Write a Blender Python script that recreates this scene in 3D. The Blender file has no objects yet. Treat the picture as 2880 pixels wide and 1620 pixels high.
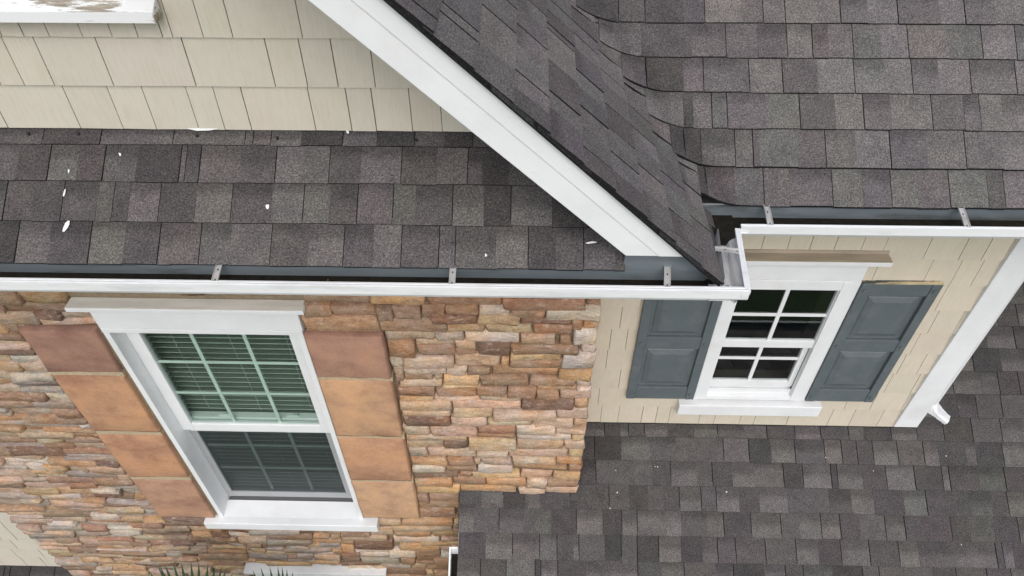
import bpy, math, random
from mathutils import Vector, Matrix

# ------------------------------------------------------------------ camera, sky, sun, exposure
S = bpy.context.scene
COL = S.collection
H = 8.6                       # height of the camera above the ground; the tables below give z relative to it
CAM_F, CAM_PITCH, CAM_ROLL, CAM_YAW = 2000.0, math.radians(45.54), math.radians(-0.343), math.radians(1.493)

def _cam_axes():
    c, s = math.cos(CAM_ROLL), math.sin(CAM_ROLL)
    st, ct = math.sin(CAM_PITCH), math.cos(CAM_PITCH)
    R = Matrix.Rotation(CAM_YAW, 3, 'Z')
    return (R @ Vector((c, s * st, s * ct)), R @ Vector((-s, c * st, c * ct)), R @ Vector((0, ct, -st)))
RIGHT, UP, FWD = _cam_axes()
cam_data = bpy.data.cameras.new('camera')
cam_data.lens = 25.0
cam_data.sensor_width = 36.0
cam_data.clip_start = 0.05
cam_data.clip_end = 500.0
cam = bpy.data.objects.new('camera', cam_data)
m = Matrix((RIGHT, UP, -FWD)).transposed().to_4x4()
m.translation = (0, 0, H)
cam.matrix_world = m
COL.objects.link(cam)
S.camera = cam

world = bpy.data.worlds.new('World')
S.world = world
world.use_nodes = True
wn, wl = world.node_tree.nodes, world.node_tree.links
wn.clear()
SUN_EL = math.radians(49)
sky = wn.new('ShaderNodeTexSky')
sky.sky_type = 'NISHITA'
sky.sun_disc = False
sky.sun_elevation = SUN_EL
sky.sun_rotation = math.radians(180 - 6)
sky.air_density = 1.0
sky.dust_density = 3.0
hs = wn.new('ShaderNodeHueSaturation')
hs.inputs['Saturation'].default_value = 0.46
bg = wn.new('ShaderNodeBackground')
bg.inputs['Strength'].default_value = 0.15
wo = wn.new('ShaderNodeOutputWorld')
wl.new(sky.outputs[0], hs.inputs['Color'])
wl.new(hs.outputs[0], bg.inputs[0])
wl.new(bg.outputs[0], wo.inputs[0])

sun_data = bpy.data.lights.new('sun', 'SUN')
sun_data.energy = 0.6
sun_data.angle = math.radians(65)
sun_data.color = (1.0, 0.985, 0.965)
sun = bpy.data.objects.new('sun', sun_data)
SUN_AZ = math.radians(6)      # the light comes from in front of the wall and a little to the right
sun.rotation_euler = Vector((-math.sin(SUN_AZ) * math.cos(SUN_EL), math.cos(SUN_AZ) * math.cos(SUN_EL), -math.sin(SUN_EL))).to_track_quat('-Z', 'Y').to_euler()
sun.location = (0, -4, H + 8)
COL.objects.link(sun)

S.view_settings.view_transform = 'Standard'
S.view_settings.look = 'None'
S.view_settings.gamma = 1.0
S.view_settings.exposure = 0.37
S.view_settings.use_curve_mapping = False
S.render.engine = 'CYCLES'
S.cycles.max_bounces = 8
S.cycles.transparent_max_bounces = 12

def project(x, y, z):
    """pixel position (2880 x 1620) and depth of a camera-relative point, only used to rank pieces by size"""
    v = Vector((x, y, z))
    d = v.dot(FWD)
    if d < 0.05:
        return (1e6, 1e6, 0.05)
    return (1440 + CAM_F * v.dot(RIGHT) / d, 810 - CAM_F * v.dot(UP) / d, d)

def in_view(x, y, z, pad=30):
    u, v, d = project(x, y, z)
    return -pad < u < 2880 + pad and -pad < v < 1620 + pad
# ------------------------------------------------------------------ measured tables (metres, z relative to the camera)
STONES="""-0.791,-0.671,-2.244,-2.190,b -0.670,-0.431,-2.257,-2.195,o -0.417,-0.097,-2.249,-2.193,r -0.094,0.262,-2.264,-2.195,r 0.265,0.327,-2.255,-2.195,b -0.805,-0.653,-2.325,-2.264,b -0.650,-0.580,-2.349,-2.271,b -0.577,-0.455,-2.338,-2.260,b -0.451,-0.350,-2.323,-2.250,b -0.346,-0.204,-2.309,-2.253,b -0.202,-0.063,-2.326,-2.251,w -0.060,0.091,-2.334,-2.263,b 0.095,0.338,-2.336,-2.259,w -0.820,-0.649,-2.423,-2.328,o -0.412,-0.212,-2.365,-2.313,d -0.207,-0.022,-2.374,-2.317,o -0.019,0.206,-2.374,-2.334,d 0.211,0.261,-2.410,-2.339,b 0.265,0.337,-2.401,-2.339,o -0.648,-0.347,-2.418,-2.342,b -0.345,-0.176,-2.422,-2.355,o -0.174,0.034,-2.432,-2.377,t 0.040,0.212,-2.439,-2.378,r -0.630,-0.403,-2.484,-2.418,g -0.402,-0.274,-2.481,-2.422,g -0.271,-0.020,-2.498,-2.427,w -0.018,0.141,-2.503,-2.436,t 0.162,0.213,-2.503,-2.440,b 0.224,0.326,-2.498,-2.411,w -0.631,-0.507,-2.607,-2.493,r -0.500,-0.317,-2.529,-2.485,p -0.315,-0.226,-2.553,-2.487,p -0.215,-0.064,-2.599,-2.493,d -0.058,0.247,-2.566,-2.505,b 0.262,0.338,-2.567,-2.502,w -0.494,-0.320,-2.607,-2.532,b -0.318,-0.225,-2.600,-2.555,b -0.065,0.173,-2.614,-2.560,y 0.178,0.333,-2.667,-2.570,w -0.571,-0.332,-2.688,-2.613,p -0.630,-0.573,-2.674,-2.611,t -0.326,-0.112,-2.682,-2.591,t -0.109,-0.073,-2.665,-2.602,o -0.065,0.270,-2.686,-2.617,b -0.625,-0.577,-2.736,-2.677,t -0.575,-0.374,-2.736,-2.692,p -0.371,-0.275,-2.739,-2.678,p -0.272,-0.158,-2.744,-2.687,b -0.151,0.166,-2.752,-2.682,o 0.168,0.335,-2.758,-2.690,o -0.622,-0.583,-2.794,-2.720,b -0.581,-0.439,-2.791,-2.741,b -0.436,-0.396,-2.798,-2.736,t -0.392,-0.214,-2.813,-2.741,y -0.211,0.024,-2.818,-2.755,b 0.028,0.253,-2.818,-2.763,b 0.256,0.346,-2.825,-2.759,w -0.609,-0.400,-2.839,-2.785,p -0.398,-0.212,-2.837,-2.817,y -0.209,-0.089,-2.837,-2.822,b 0.064,0.259,-2.851,-2.818,o 0.262,0.330,-2.843,-2.826,w -0.624,-0.442,-2.924,-2.844,r -0.435,-0.237,-2.919,-2.842,r -0.234,-0.086,-2.908,-2.841,b -0.082,0.063,-2.928,-2.834,r 0.065,0.175,-2.925,-2.854,r 0.179,0.334,-2.926,-2.849,p -0.625,-0.450,-2.959,-2.928,y -0.447,-0.223,-2.969,-2.922,p -0.220,-0.014,-2.952,-2.911,p -0.010,0.254,-3.017,-2.930,d 0.257,0.337,-3.005,-2.930,o -0.631,-0.367,-3.034,-2.962,t -0.360,-0.013,-3.016,-2.956,p -0.621,-0.378,-3.088,-3.036,p -0.361,-0.156,-3.104,-3.020,t -0.154,0.169,-3.117,-3.024,p 0.173,0.337,-3.101,-3.012,p -0.626,-0.382,-3.169,-3.095,d -0.373,-0.188,-3.168,-3.108,p -0.184,0.046,-3.162,-3.122,t 0.052,0.264,-3.197,-3.106,p 0.267,0.339,-3.167,-3.103,o -0.632,-0.494,-3.252,-3.176,t -0.489,-0.244,-3.265,-3.174,p -0.240,-0.040,-3.250,-3.168,r -0.037,0.170,-3.255,-3.167,w 0.172,0.330,-3.244,-3.196,p -0.629,-0.300,-3.309,-3.255,t -0.289,-0.044,-3.298,-3.257,b -0.030,0.257,-3.300,-3.256,w 0.261,0.332,-3.303,-3.246,y -0.638,-0.434,-3.413,-3.315,t -0.430,-0.300,-3.403,-3.314,d -0.293,-0.037,-3.404,-3.300,t -0.030,0.222,-3.393,-3.304,t 0.226,0.335,-3.387,-3.308,p -0.633,-0.530,-3.499,-3.419,g -0.526,-0.261,-3.493,-3.413,p -0.256,-0.084,-3.497,-3.409,p -0.077,0.250,-3.503,-3.399,p 0.254,0.341,-3.478,-3.389,y -0.627,-0.425,-3.580,-3.504,o -0.421,-0.275,-3.581,-3.501,b -0.271,-0.234,-3.559,-3.503,t -0.230,-0.063,-3.553,-3.502,g -0.059,0.186,-3.560,-3.509,p 0.189,0.335,-3.549,-3.486,o -0.628,-0.442,-3.656,-3.585,w -0.438,-0.259,-3.638,-3.587,b -0.256,-0.059,-3.647,-3.560,w -0.052,0.252,-3.609,-3.562,b 0.256,0.332,-3.616,-3.553,b -0.631,-0.370,-3.719,-3.657,d -0.365,-0.293,-3.708,-3.644,b -0.290,-0.014,-3.722,-3.653,y -0.010,0.172,-3.712,-3.614,p 0.176,0.334,-3.706,-3.622,o -0.632,-0.411,-3.814,-3.724,o -0.405,-0.215,-3.809,-3.712,b -0.214,0.021,-3.796,-3.724,o 0.023,0.140,-3.813,-3.717,p 0.141,0.336,-3.789,-3.710,b -0.634,-0.372,-3.914,-3.818,y -0.367,-0.037,-3.882,-3.808,o -0.021,0.132,-3.873,-3.821,p 0.136,0.326,-3.879,-3.796,p -0.636,-0.571,-4.019,-3.924,b -0.567,-0.383,-4.014,-3.919,b -0.636,-0.388,-4.083,-4.020,b -0.641,-0.416,-4.184,-4.092,b -0.644,-0.397,-4.232,-4.191,r -0.924,-0.770,-4.336,-4.253,t -0.764,-0.437,-4.307,-4.244,o -0.437,-0.403,-4.346,-4.264,p -0.994,-0.843,-4.480,-4.366,t -0.835,-0.447,-4.404,-4.322,t -1.189,-0.999,-4.488,-4.449,b -0.838,-0.601,-4.507,-4.414,o -0.593,-0.412,-4.507,-4.409,o -1.200,-0.893,-4.560,-4.497,t -0.855,-0.548,-4.605,-4.513,w -0.538,-0.416,-4.565,-4.512,t -1.212,-1.126,-4.629,-4.573,b -1.128,-0.866,-4.693,-4.565,d -0.677,-0.420,-4.628,-4.574,o -1.227,-1.140,-4.736,-4.637,o -1.065,-0.836,-4.738,-4.697,w -0.826,-0.551,-4.700,-4.618,o -0.548,-0.476,-4.708,-4.634,t -1.243,-1.113,-4.801,-4.746,d -1.110,-0.912,-4.804,-4.749,w -0.906,-0.727,-4.795,-4.715,w -0.727,-0.562,-4.863,-4.728,b -0.555,-0.482,-4.807,-4.715,w -1.256,-1.120,-4.888,-4.809,d -1.117,-0.847,-4.889,-4.809,g -0.841,-0.739,-4.911,-4.824,b -0.606,-0.495,-4.957,-4.817,b -1.270,-0.987,-4.955,-4.893,d -0.985,-0.778,-4.977,-4.892,g -0.776,-0.672,-4.992,-4.918,t -0.671,-0.506,-5.026,-4.945,b -1.285,-1.237,-5.063,-4.972,b -1.232,-1.060,-5.041,-4.971,w -1.059,-0.969,-5.097,-4.964,t -0.968,-0.681,-5.111,-4.991,d -0.627,-0.517,-5.119,-5.034,b -0.976,-0.642,-5.192,-5.114,b"""
MAIN=[[(0.598,'P',0),(0.68,'L',1),(0.821,'M',0),(0.905,'M',1),(0.989,'L',1),(1.101,'M',0),(1.2,'P',1),(1.302,'L',0),(1.419,'P',1),(1.576,'L',0),(1.674,'P',1),(1.788,'L',0)],[(0.596,'P',0),(0.627,'P',0),(0.759,'M',1),(0.881,'P',0),(0.992,'M',1),(1.088,'P',1),(1.149,'L',0),(1.243,'M',1),(1.346,'L',0),(1.452,'L',1),(1.6,'M',0),(1.731,'L',1),(1.859,'M',1)],[(0.594,'P',0),(0.67,'P',1),(0.816,'M',0),(0.844,'L',1),(0.97,'P',1),(1.103,'L',0),(1.241,'M',1),(1.359,'L',0),(1.459,'M',1),(1.559,'L',0),(1.678,'M',1),(1.848,'L',1)],[(0.592,'D',0),(0.629,'M',0),(0.699,'P',1),(0.757,'P',1),(0.902,'G',0),(1.03,'P',1),(1.162,'L',0),(1.269,'P',1),(1.371,'L',0),(1.525,'M',1),(1.644,'P',0),(1.704,'L',1),(1.788,'M',0)],[(0.589,'D',0),(0.654,'P',0),(0.783,'G',1),(0.85,'P',1),(0.873,'G',0),(1.017,'M',0),(1.121,'M',1),(1.235,'L',0),(1.361,'P',1),(1.496,'L',0),(1.639,'M',1),(1.777,'L',0)],[(0.587,'D',0),(0.667,'P',0),(0.778,'M',0),(0.887,'M',1),(0.983,'P',0),(1.141,'G',1),(1.254,'P',0),(1.358,'G',1),(1.453,'M',0),(1.573,'G',1),(1.713,'P',0),(1.774,'L',1)]]
PENT=[[(-1.895,'M',0),(-1.651,'P',1),(-1.451,'M',1),(-1.202,'M',1),(-0.956,'M',1),(-0.929,'M',1),(-0.868,'L',1),(-0.764,'D',0),(-0.623,'M',1),(-0.508,'D',0),(-0.379,'M',1),(-0.278,'D',0),(-0.182,'M',1)],[(-1.859,'M',0),(-1.727,'P',0),(-1.618,'G',1),(-1.519,'P',0),(-1.43,'G',1),(-1.318,'D',0),(-1.17,'M',1),(-1.151,'P',1),(-1.103,'M',1),(-0.965,'P',0),(-0.845,'L',1),(-0.755,'L',0),(-0.663,'P',1),(-0.557,'L',0),(-0.42,'P',1),(-0.3,'L',0),(-0.197,'P',1),(-0.15,'D',0),(-0.059,'M',0),(0.072,'P',0)],[(-1.86,'P',0),(-1.752,'M',1),(-1.65,'P',0),(-1.556,'P',1),(-1.439,'G',0),(-1.385,'P',1),(-1.331,'L',0),(-1.228,'P',1),(-1.105,'L',0),(-0.984,'P',1),(-0.85,'L',0),(-0.743,'M',1),(-0.655,'P',0),(-0.562,'M',1),(-0.443,'G',1),(-0.368,'P',0),(-0.244,'M',1),(-0.14,'D',0),(-0.05,'M',1),(0.086,'D',0)],[(-1.843,'D',0),(-1.693,'M',1),(-1.584,'P',0),(-1.448,'G',1),(-1.332,'P',0),(-1.216,'M',1),(-1.172,'M',0),(-1.079,'M',1),(-0.977,'L',0),(-0.842,'P',1),(-0.718,'L',0),(-0.6,'P',1),(-0.504,'L',0),(-0.409,'P',1),(-0.285,'L',1),(-0.231,'M',1),(-0.097,'L',0),(0.009,'P',1),(0.1,'P',0),(0.191,'M',1),(0.294,'M',0)]]
GABLE_JOINTS=[[-1.768, -1.517, -1.371, -1.257, -1.112, -1.023, -0.932, -0.713, -0.591, -0.507, -0.385, -0.285], [-1.708, -1.631, -1.532, -1.338, -1.069, -0.811, -0.707, -0.608, -0.488], [-1.618, -1.549, -1.47, -1.367, -1.275, -1.195, -1.119, -1.087, -0.993, -0.902, -0.688]]
WALL_JOINTS=[[1.094, 1.213, 1.316, 1.429, 1.553, 1.656, 1.854, 2.019, 2.125, 2.226, 0.498], [1.672, 1.918, 2.052, 2.153, 0.475], [2.057, 0.585], [2.09, 2.22, 0.497], [2.067, 0.458, 0.545], [2.062, 2.17, 0.454], [2.055, 2.205, 0.544, 0.716], [1.884, 2.034, 2.218, 0.439], [1.061, 1.153, 1.307, 1.393, 1.591, 1.837, 1.966, 0.468, 0.573, 0.714, 0.8, 0.879]]
FLAKES=[[-1.531, 1.773], [-1.551, 1.866], [-0.861, 1.835], [-0.13, 1.707], [0.214, 1.745], [-1.376, 1.979], [-1.545, 1.93], [-0.607, 2.05]]
SPECKS=[[0.559, 2.223], [0.795, 2.246], [0.811, 2.245], [0.566, 2.113], [0.521, 2.034], [1.215, 2.126], [2.539, 2.324], [2.56, 1.89], [2.096, 2.243], [1.819, 2.306]]
FAN=[[[-2.332, -4.325], [-2.257, -4.244], [-2.175, -4.174], [-2.163, -4.173], [-2.124, -4.153], [-2.067, -4.137], [-2.016, -4.13], [-1.956, -4.127], [-1.911, -4.134], [-1.861, -4.15], [-1.822, -4.167], [-1.788, -4.184], [-1.768, -4.211], [-1.744, -4.268]],[[-1.615, -4.223], [-1.556, -4.183], [-1.498, -4.17], [-1.449, -4.168], [-1.424, -4.176], [-1.402, -4.204], [-1.375, -4.24], [-1.349, -4.287]]]
# ------------------------------------------------------------------ helpers
R = random.Random(7)
WLOC = {}

class MB:
    """collects polygons with a colour per corner point"""
    def __init__(self):
        self.v, self.f, self.c, self.m = [], [], [], []
    def poly(self, pts, col=(1, 1, 1), mat=0):
        b = len(self.v)
        self.v += [tuple(p) for p in pts]
        cols = col if isinstance(col[0], (tuple, list)) else [col] * len(pts)
        self.c += list(cols)
        self.f.append(tuple(range(b, b + len(pts))))
        self.m.append(mat)
    def box(self, x0, x1, y0, y1, z0, z1, col=(1, 1, 1), mat=0):
        b = len(self.v)
        self.v += [(x0, y0, z0), (x1, y0, z0), (x1, y1, z0), (x0, y1, z0), (x0, y0, z1), (x1, y0, z1), (x1, y1, z1), (x0, y1, z1)]
        self.c += [col] * 8
        for q in ((0, 3, 2, 1), (4, 5, 6, 7), (0, 1, 5, 4), (1, 2, 6, 5), (2, 3, 7, 6), (3, 0, 4, 7)):
            self.f.append(tuple(b + i for i in q))
            self.m.append(mat)
        return self
    def prism(self, pts, vec, col=(1, 1, 1), mat=0):
        n = len(pts)
        b = len(self.v)
        self.v += [tuple(p) for p in pts] + [tuple(Vector(p) + Vector(vec)) for p in pts]
        self.c += [col] * (2 * n)
        self.f.append(tuple(range(b, b + n)))
        self.f.append(tuple(range(b + 2 * n - 1, b + n - 1, -1)))
        self.m += [mat, mat]
        for i in range(n):
            j = (i + 1) % n
            self.f.append((b + i, b + n + i, b + n + j, b + j))
            self.m.append(mat)
        return self
    def add(self, other):
        b = len(self.v)
        self.v += other.v
        self.c += other.c
        self.f += [tuple(i + b for i in f) for f in other.f]
        self.m += other.m
        return self
    def build(self, name, mats, parent=None, smooth=False, bevel=0.0, **props):
        xs = [p[0] for p in self.v]; ys = [p[1] for p in self.v]; zs = [p[2] for p in self.v]
        c = ((min(xs) + max(xs)) / 2, (min(ys) + max(ys)) / 2, min(zs))
        me = bpy.data.meshes.new(name)
        me.from_pydata([(p[0] - c[0], p[1] - c[1], p[2] - c[2]) for p in self.v], [], self.f)
        for mt in (mats if isinstance(mats, (list, tuple)) else [mats]):
            me.materials.append(mt)
        if any(self.m):
            me.polygons.foreach_set('material_index', self.m)
        at = me.color_attributes.new('col', 'FLOAT_COLOR', 'POINT')
        flat = []
        for q in self.c:
            flat += [q[0], q[1], q[2], 1.0]
        at.data.foreach_set('color', flat)
        if smooth:
            me.polygons.foreach_set('use_smooth', [True] * len(me.polygons))
        me.update()
        o = bpy.data.objects.new(name, me)
        w = Vector((c[0], c[1], c[2] + H))
        place(o, w, parent)
        if bevel:
            b = o.modifiers.new('bevel', 'BEVEL')
            b.width = bevel
            b.segments = 2
            b.limit_method = 'ANGLE'
        for k, val in props.items():
            o[k] = val
        return o

def place(o, w, parent=None):
    COL.objects.link(o)
    if parent is not None:
        o.parent = parent
        o.location = w - WLOC[parent.name]
    else:
        o.location = w
    WLOC[o.name] = w.copy()

def thing(name, loc, label, category, group=None):
    o = bpy.data.objects.new(name, None)
    o.empty_display_size = 0.2
    place(o, Vector((loc[0], loc[1], loc[2] + H)))
    tag(o, label, category, group)
    return o

def tag(o, label, category, group=None):
    o['label'] = label
    o['category'] = category
    if group:
        o['group'] = group
    return o

def jit(c, a=0.06, r=R):
    k = 1 + r.uniform(-a, a)
    return tuple(max(0.0, x * k * (1 + r.uniform(-a, a) * 0.35)) for x in c)

# ------------------------------------------------------------------ materials
def mat(name):
    mt = bpy.data.materials.new(name)
    mt.use_nodes = True
    n = mt.node_tree.nodes
    l = mt.node_tree.links
    return mt, n, l, n['Principled BSDF']

def coords(n, l, scale=(1, 1, 1), kind='Object', rand=True):
    tc = n.new('ShaderNodeTexCoord')
    mp = n.new('ShaderNodeMapping')
    mp.inputs['Scale'].default_value = scale
    l.new(tc.outputs[kind], mp.inputs['Vector'])
    if rand:
        oi = n.new('ShaderNodeObjectInfo')
        mu = n.new('ShaderNodeMath'); mu.operation = 'MULTIPLY'; mu.inputs[1].default_value = 57.0
        l.new(oi.outputs['Random'], mu.inputs[0])
        l.new(mu.outputs[0], mp.inputs['Location'])
    return mp.outputs[0]

def noise(n, l, vec, scale, detail=3, rough=0.6):
    t = n.new('ShaderNodeTexNoise')
    t.inputs['Scale'].default_value = scale
    t.inputs['Detail'].default_value = detail
    t.inputs['Roughness'].default_value = rough
    l.new(vec, t.inputs['Vector'])
    return t.outputs['Fac']

def ramp(n, l, fac, stops):
    r = n.new('ShaderNodeValToRGB')
    e = r.color_ramp.elements
    while len(e) < len(stops):
        e.new(0.5)
    for i, (p, c) in enumerate(stops):
        e[i].position = p
        e[i].color = (c[0], c[1], c[2], 1) if isinstance(c, (tuple, list)) else (c, c, c, 1)
    l.new(fac, r.inputs['Fac'])
    return r.outputs['Color']

def mix(n, l, a, b, fac, mode='MULTIPLY'):
    x = n.new('ShaderNodeMix')
    x.data_type = 'RGBA'
    x.blend_type = mode
    for sock, val in ((x.inputs['Factor'], fac), (x.inputs['A'], a), (x.inputs['B'], b)):
        if isinstance(val, (int, float)):
            sock.default_value = val
        elif isinstance(val, (tuple, list)):
            sock.default_value = (val[0], val[1], val[2], 1)
        else:
            l.new(val, sock)
    return x.outputs['Result']

def attr(n):
    a = n.new('ShaderNodeAttribute')
    a.attribute_name = 'col'
    return a.outputs['Color']

def bump(n, l, p, height, strength, dist):
    b = n.new('ShaderNodeBump')
    b.inputs['Strength'].default_value = strength
    b.inputs['Distance'].default_value = dist
    l.new(height, b.inputs['Height'])
    l.new(b.outputs[0], p.inputs['Normal'])

def make_shingle():
    mt, n, l, p = mat('asphalt_shingle')
    v = coords(n, l)
    base = attr(n)
    gran = noise(n, l, v, 185, 3, 0.75)
    c1 = mix(n, l, base, ramp(n, l, gran, [(0.28, 0.25), (0.5, 0.92), (0.74, 2.1)]), 1.0)
    blot = noise(n, l, v, 14, 3, 0.6)
    c2 = mix(n, l, c1, ramp(n, l, blot, [(0.3, (0.84, 0.83, 0.85)), (0.7, (1.14, 1.12, 1.10))]), 1.0)
    fl = noise(n, l, v, 420, 1, 0.5)
    c3 = mix(n, l, c2, (0.34, 0.32, 0.31), ramp(n, l, fl, [(0.70, 0.0), (0.76, 0.55)]), 'MIX')
    l.new(c3, p.inputs['Base Color'])
    p.inputs['Roughness'].default_value = 0.93
    p.inputs['Specular IOR Level'].default_value = 0.25
    bump(n, l, p, gran, 0.55, 0.004)
    return mt

def make_stone():
    mt, n, l, p = mat('ledge_stone')
    v = coords(n, l)
    base = attr(n)
    st = noise(n, l, coords(n, l, (1, 1, 2.6)), 16, 5, 0.62)
    warm = mix(n, l, base, ramp(n, l, st, [(0.28, (0.72, 0.66, 0.62)), (0.5, (1.0, 1.0, 1.0)), (0.72, (1.22, 1.22, 1.24))]), 1.0)
    n2 = noise(n, l, v, 7, 2, 0.5)
    c2 = mix(n, l, warm, ramp(n, l, n2, [(0.35, (1.10, 0.93, 0.76)), (0.62, (0.97, 1.0, 1.05))]), 0.8)
    wn_ = noise(n, l, coords(n, l, (1, 1, 2.0)), 23, 6, 0.7)
    c2 = mix(n, l, c2, (0.66, 0.57, 0.48), ramp(n, l, wn_, [(0.54, 0.0), (0.66, 0.42)]), 'MIX')
    n3 = noise(n, l, v, 95, 3, 0.7)
    c3 = mix(n, l, c2, ramp(n, l, n3, [(0.30, 0.72), (0.55, 1.03), (0.75, 1.18)]), 1.0)
    l.new(c3, p.inputs['Base Color'])
    p.inputs['Roughness'].default_value = 0.9
    p.inputs['Specular IOR Level'].default_value = 0.2
    hgt = noise(n, l, coords(n, l, (1, 1, 2.2)), 34, 5, 0.65)
    bump(n, l, p, hgt, 0.75, 0.012)
    return mt

def make_slab():
    mt, n, l, p = mat('quoin_stone')
    v = coords(n, l)
    base = attr(n)
    a = noise(n, l, v, 6.5, 7, 0.68)
    c1 = mix(n, l, base, ramp(n, l, a, [(0.28, (0.70, 0.64, 0.62)), (0.5, (0.97, 0.96, 0.95)), (0.72, (1.12, 1.06, 0.97))]), 1.0)
    b = noise(n, l, coords(n, l, (1, 1, 2)), 75, 4, 0.75)
    c2 = mix(n, l, c1, ramp(n, l, b, [(0.28, 0.74), (0.45, 0.98), (0.7, 1.1)]), 1.0)
    lg = noise(n, l, coords(n, l, (1, 1, 1.6)), 3.2, 4, 0.62)
    c2 = mix(n, l, c2, ramp(n, l, lg, [(0.34, (0.76, 0.70, 0.70)), (0.5, (1.0, 1.0, 0.98)), (0.66, (1.12, 1.10, 1.0))]), 1.0)
    sc = noise(n, l, coords(n, l, (3, 1, 10)), 9, 6, 0.7)
    c3 = mix(n, l, c2, (0.62, 0.47, 0.38), ramp(n, l, sc, [(0.66, 0.0), (0.72, 0.45)]), 'MIX')
    l.new(c3, p.inputs['Base Color'])
    p.inputs['Roughness'].default_value = 0.88
    bump(n, l, p, b, 0.5, 0.005)
    return mt

def make_plain(name, col, rough=0.6, dirt=0.06, scale=9, bumpy=0.0, spec=0.4, streak=(1, 1, 1), metal=0.0, dirtcol=None, dirtamt=0.0):
    mt, n, l, p = mat(name)
    v = coords(n, l, streak)
    a = noise(n, l, v, scale, 4, 0.6)
    c = mix(n, l, col, ramp(n, l, a, [(0.3, 1 - dirt), (0.7, 1 + dirt * 0.6)]), 1.0)
    if dirtcol:
        d = noise(n, l, coords(n, l, streak), scale * 0.55, 6, 0.68)
        c = mix(n, l, c, dirtcol, ramp(n, l, d, [(0.52, 0.0), (0.68, dirtamt)]), 'MIX')
    l.new(c, p.inputs['Base Color'])
    p.inputs['Roughness'].default_value = rough
    p.inputs['Specular IOR Level'].default_value = spec
    p.inputs['Metallic'].default_value = metal
    if bumpy:
        bump(n, l, p, noise(n, l, v, scale * 8, 3, 0.6), bumpy, 0.003)
    return mt

def make_siding(name):
    mt, n, l, p = mat(name)
    base = attr(n)
    grain = noise(n, l, coords(n, l, (1, 1, 0.07)), 120, 3, 0.6)
    c1 = mix(n, l, base, ramp(n, l, grain, [(0.28, 0.945), (0.5, 1.0), (0.72, 1.03)]), 1.0)
    d = noise(n, l, coords(n, l), 9, 4, 0.65)
    c2 = mix(n, l, c1, ramp(n, l, d, [(0.3, (0.95, 0.942, 0.925)), (0.55, (1.0, 1.0, 1.0))]), 1.0)
    s = noise(n, l, coords(n, l), 3.3, 6, 0.75)
    c3 = mix(n, l, c2, (0.30, 0.28, 0.20), ramp(n, l, s, [(0.68, 0.0), (0.78, 0.30)]), 'MIX')
    l.new(c3, p.inputs['Base Color'])
    p.inputs['Roughness'].default_value = 0.62
    p.inputs['Specular IOR Level'].default_value = 0.3
    bump(n, l, p, grain, 0.35, 0.003)
    return mt

def make_peeling(name, paint, wood, lo=0.50, hi=0.53, amount=1.0):
    mt, n, l, p = mat(name)
    v = coords(n, l, (0.38, 2.6, 2.6), rand=False)
    a = noise(n, l, v, 9.0, 9, 0.72)
    g = noise(n, l, coords(n, l, (0.25, 3, 3), rand=False), 34, 5, 0.7)
    w = mix(n, l, wood, ramp(n, l, g, [(0.3, 0.45), (0.7, 1.5)]), 1.0)
    k = ramp(n, l, a, [(lo, 0.0), (hi, amount)])
    c = mix(n, l, paint, w, k, 'MIX')
    l.new(c, p.inputs['Base Color'])
    p.inputs['Roughness'].default_value = 0.75
    bump(n, l, p, k, -0.6, 0.004)
    return mt

def make_glass(name, tint, gloss):
    mt = bpy.data.materials.new(name)
    mt.use_nodes = True
    n, l = mt.node_tree.nodes, mt.node_tree.links
    n.remove(n['Principled BSDF'])
    out = n['Material Output']
    fr = n.new('ShaderNodeFresnel'); fr.inputs['IOR'].default_value = 1.5
    mu = n.new('ShaderNodeMath'); mu.operation = 'MULTIPLY'; mu.inputs[1].default_value = gloss; mu.use_clamp = True
    ge = n.new('ShaderNodeNewGeometry')
    inv = n.new('ShaderNodeMath'); inv.operation = 'SUBTRACT'; inv.inputs[0].default_value = 1.0
    l.new(ge.outputs['Backfacing'], inv.inputs[1])
    m2 = n.new('ShaderNodeMath'); m2.operation = 'MULTIPLY'
    l.new(fr.outputs[0], mu.inputs[0]); l.new(mu.outputs[0], m2.inputs[0]); l.new(inv.outputs[0], m2.inputs[1])
    tr = n.new('ShaderNodeBsdfTransparent'); tr.inputs['Color'].default_value = (*tint, 1)
    gl = n.new('ShaderNodeBsdfGlossy'); gl.inputs['Roughness'].default_value = 0.015
    gl.inputs['Color'].default_value = (0.92, 0.96, 0.95, 1)
    mx = n.new('ShaderNodeMixShader')
    l.new(m2.outputs[0], mx.inputs[0]); l.new(tr.outputs[0], mx.inputs[1]); l.new(gl.outputs[0], mx.inputs[2])
    l.new(mx.outputs[0], out.inputs['Surface'])
    return mt

def make_screen():
    mt = bpy.data.materials.new('insect_screen')
    mt.use_nodes = True
    n, l = mt.node_tree.nodes, mt.node_tree.links
    p = n['Principled BSDF']
    p.inputs['Base Color'].default_value = (0.030, 0.038, 0.042, 1)
    p.inputs['Roughness'].default_value = 0.6
    tr = n.new('ShaderNodeBsdfTransparent')
    mx = n.new('ShaderNodeMixShader'); mx.inputs[0].default_value = 0.60
    l.new(tr.outputs[0], mx.inputs[1]); l.new(p.outputs[0], mx.inputs[2])
    l.new(mx.outputs[0], n['Material Output'].inputs['Surface'])
    return mt

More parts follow.
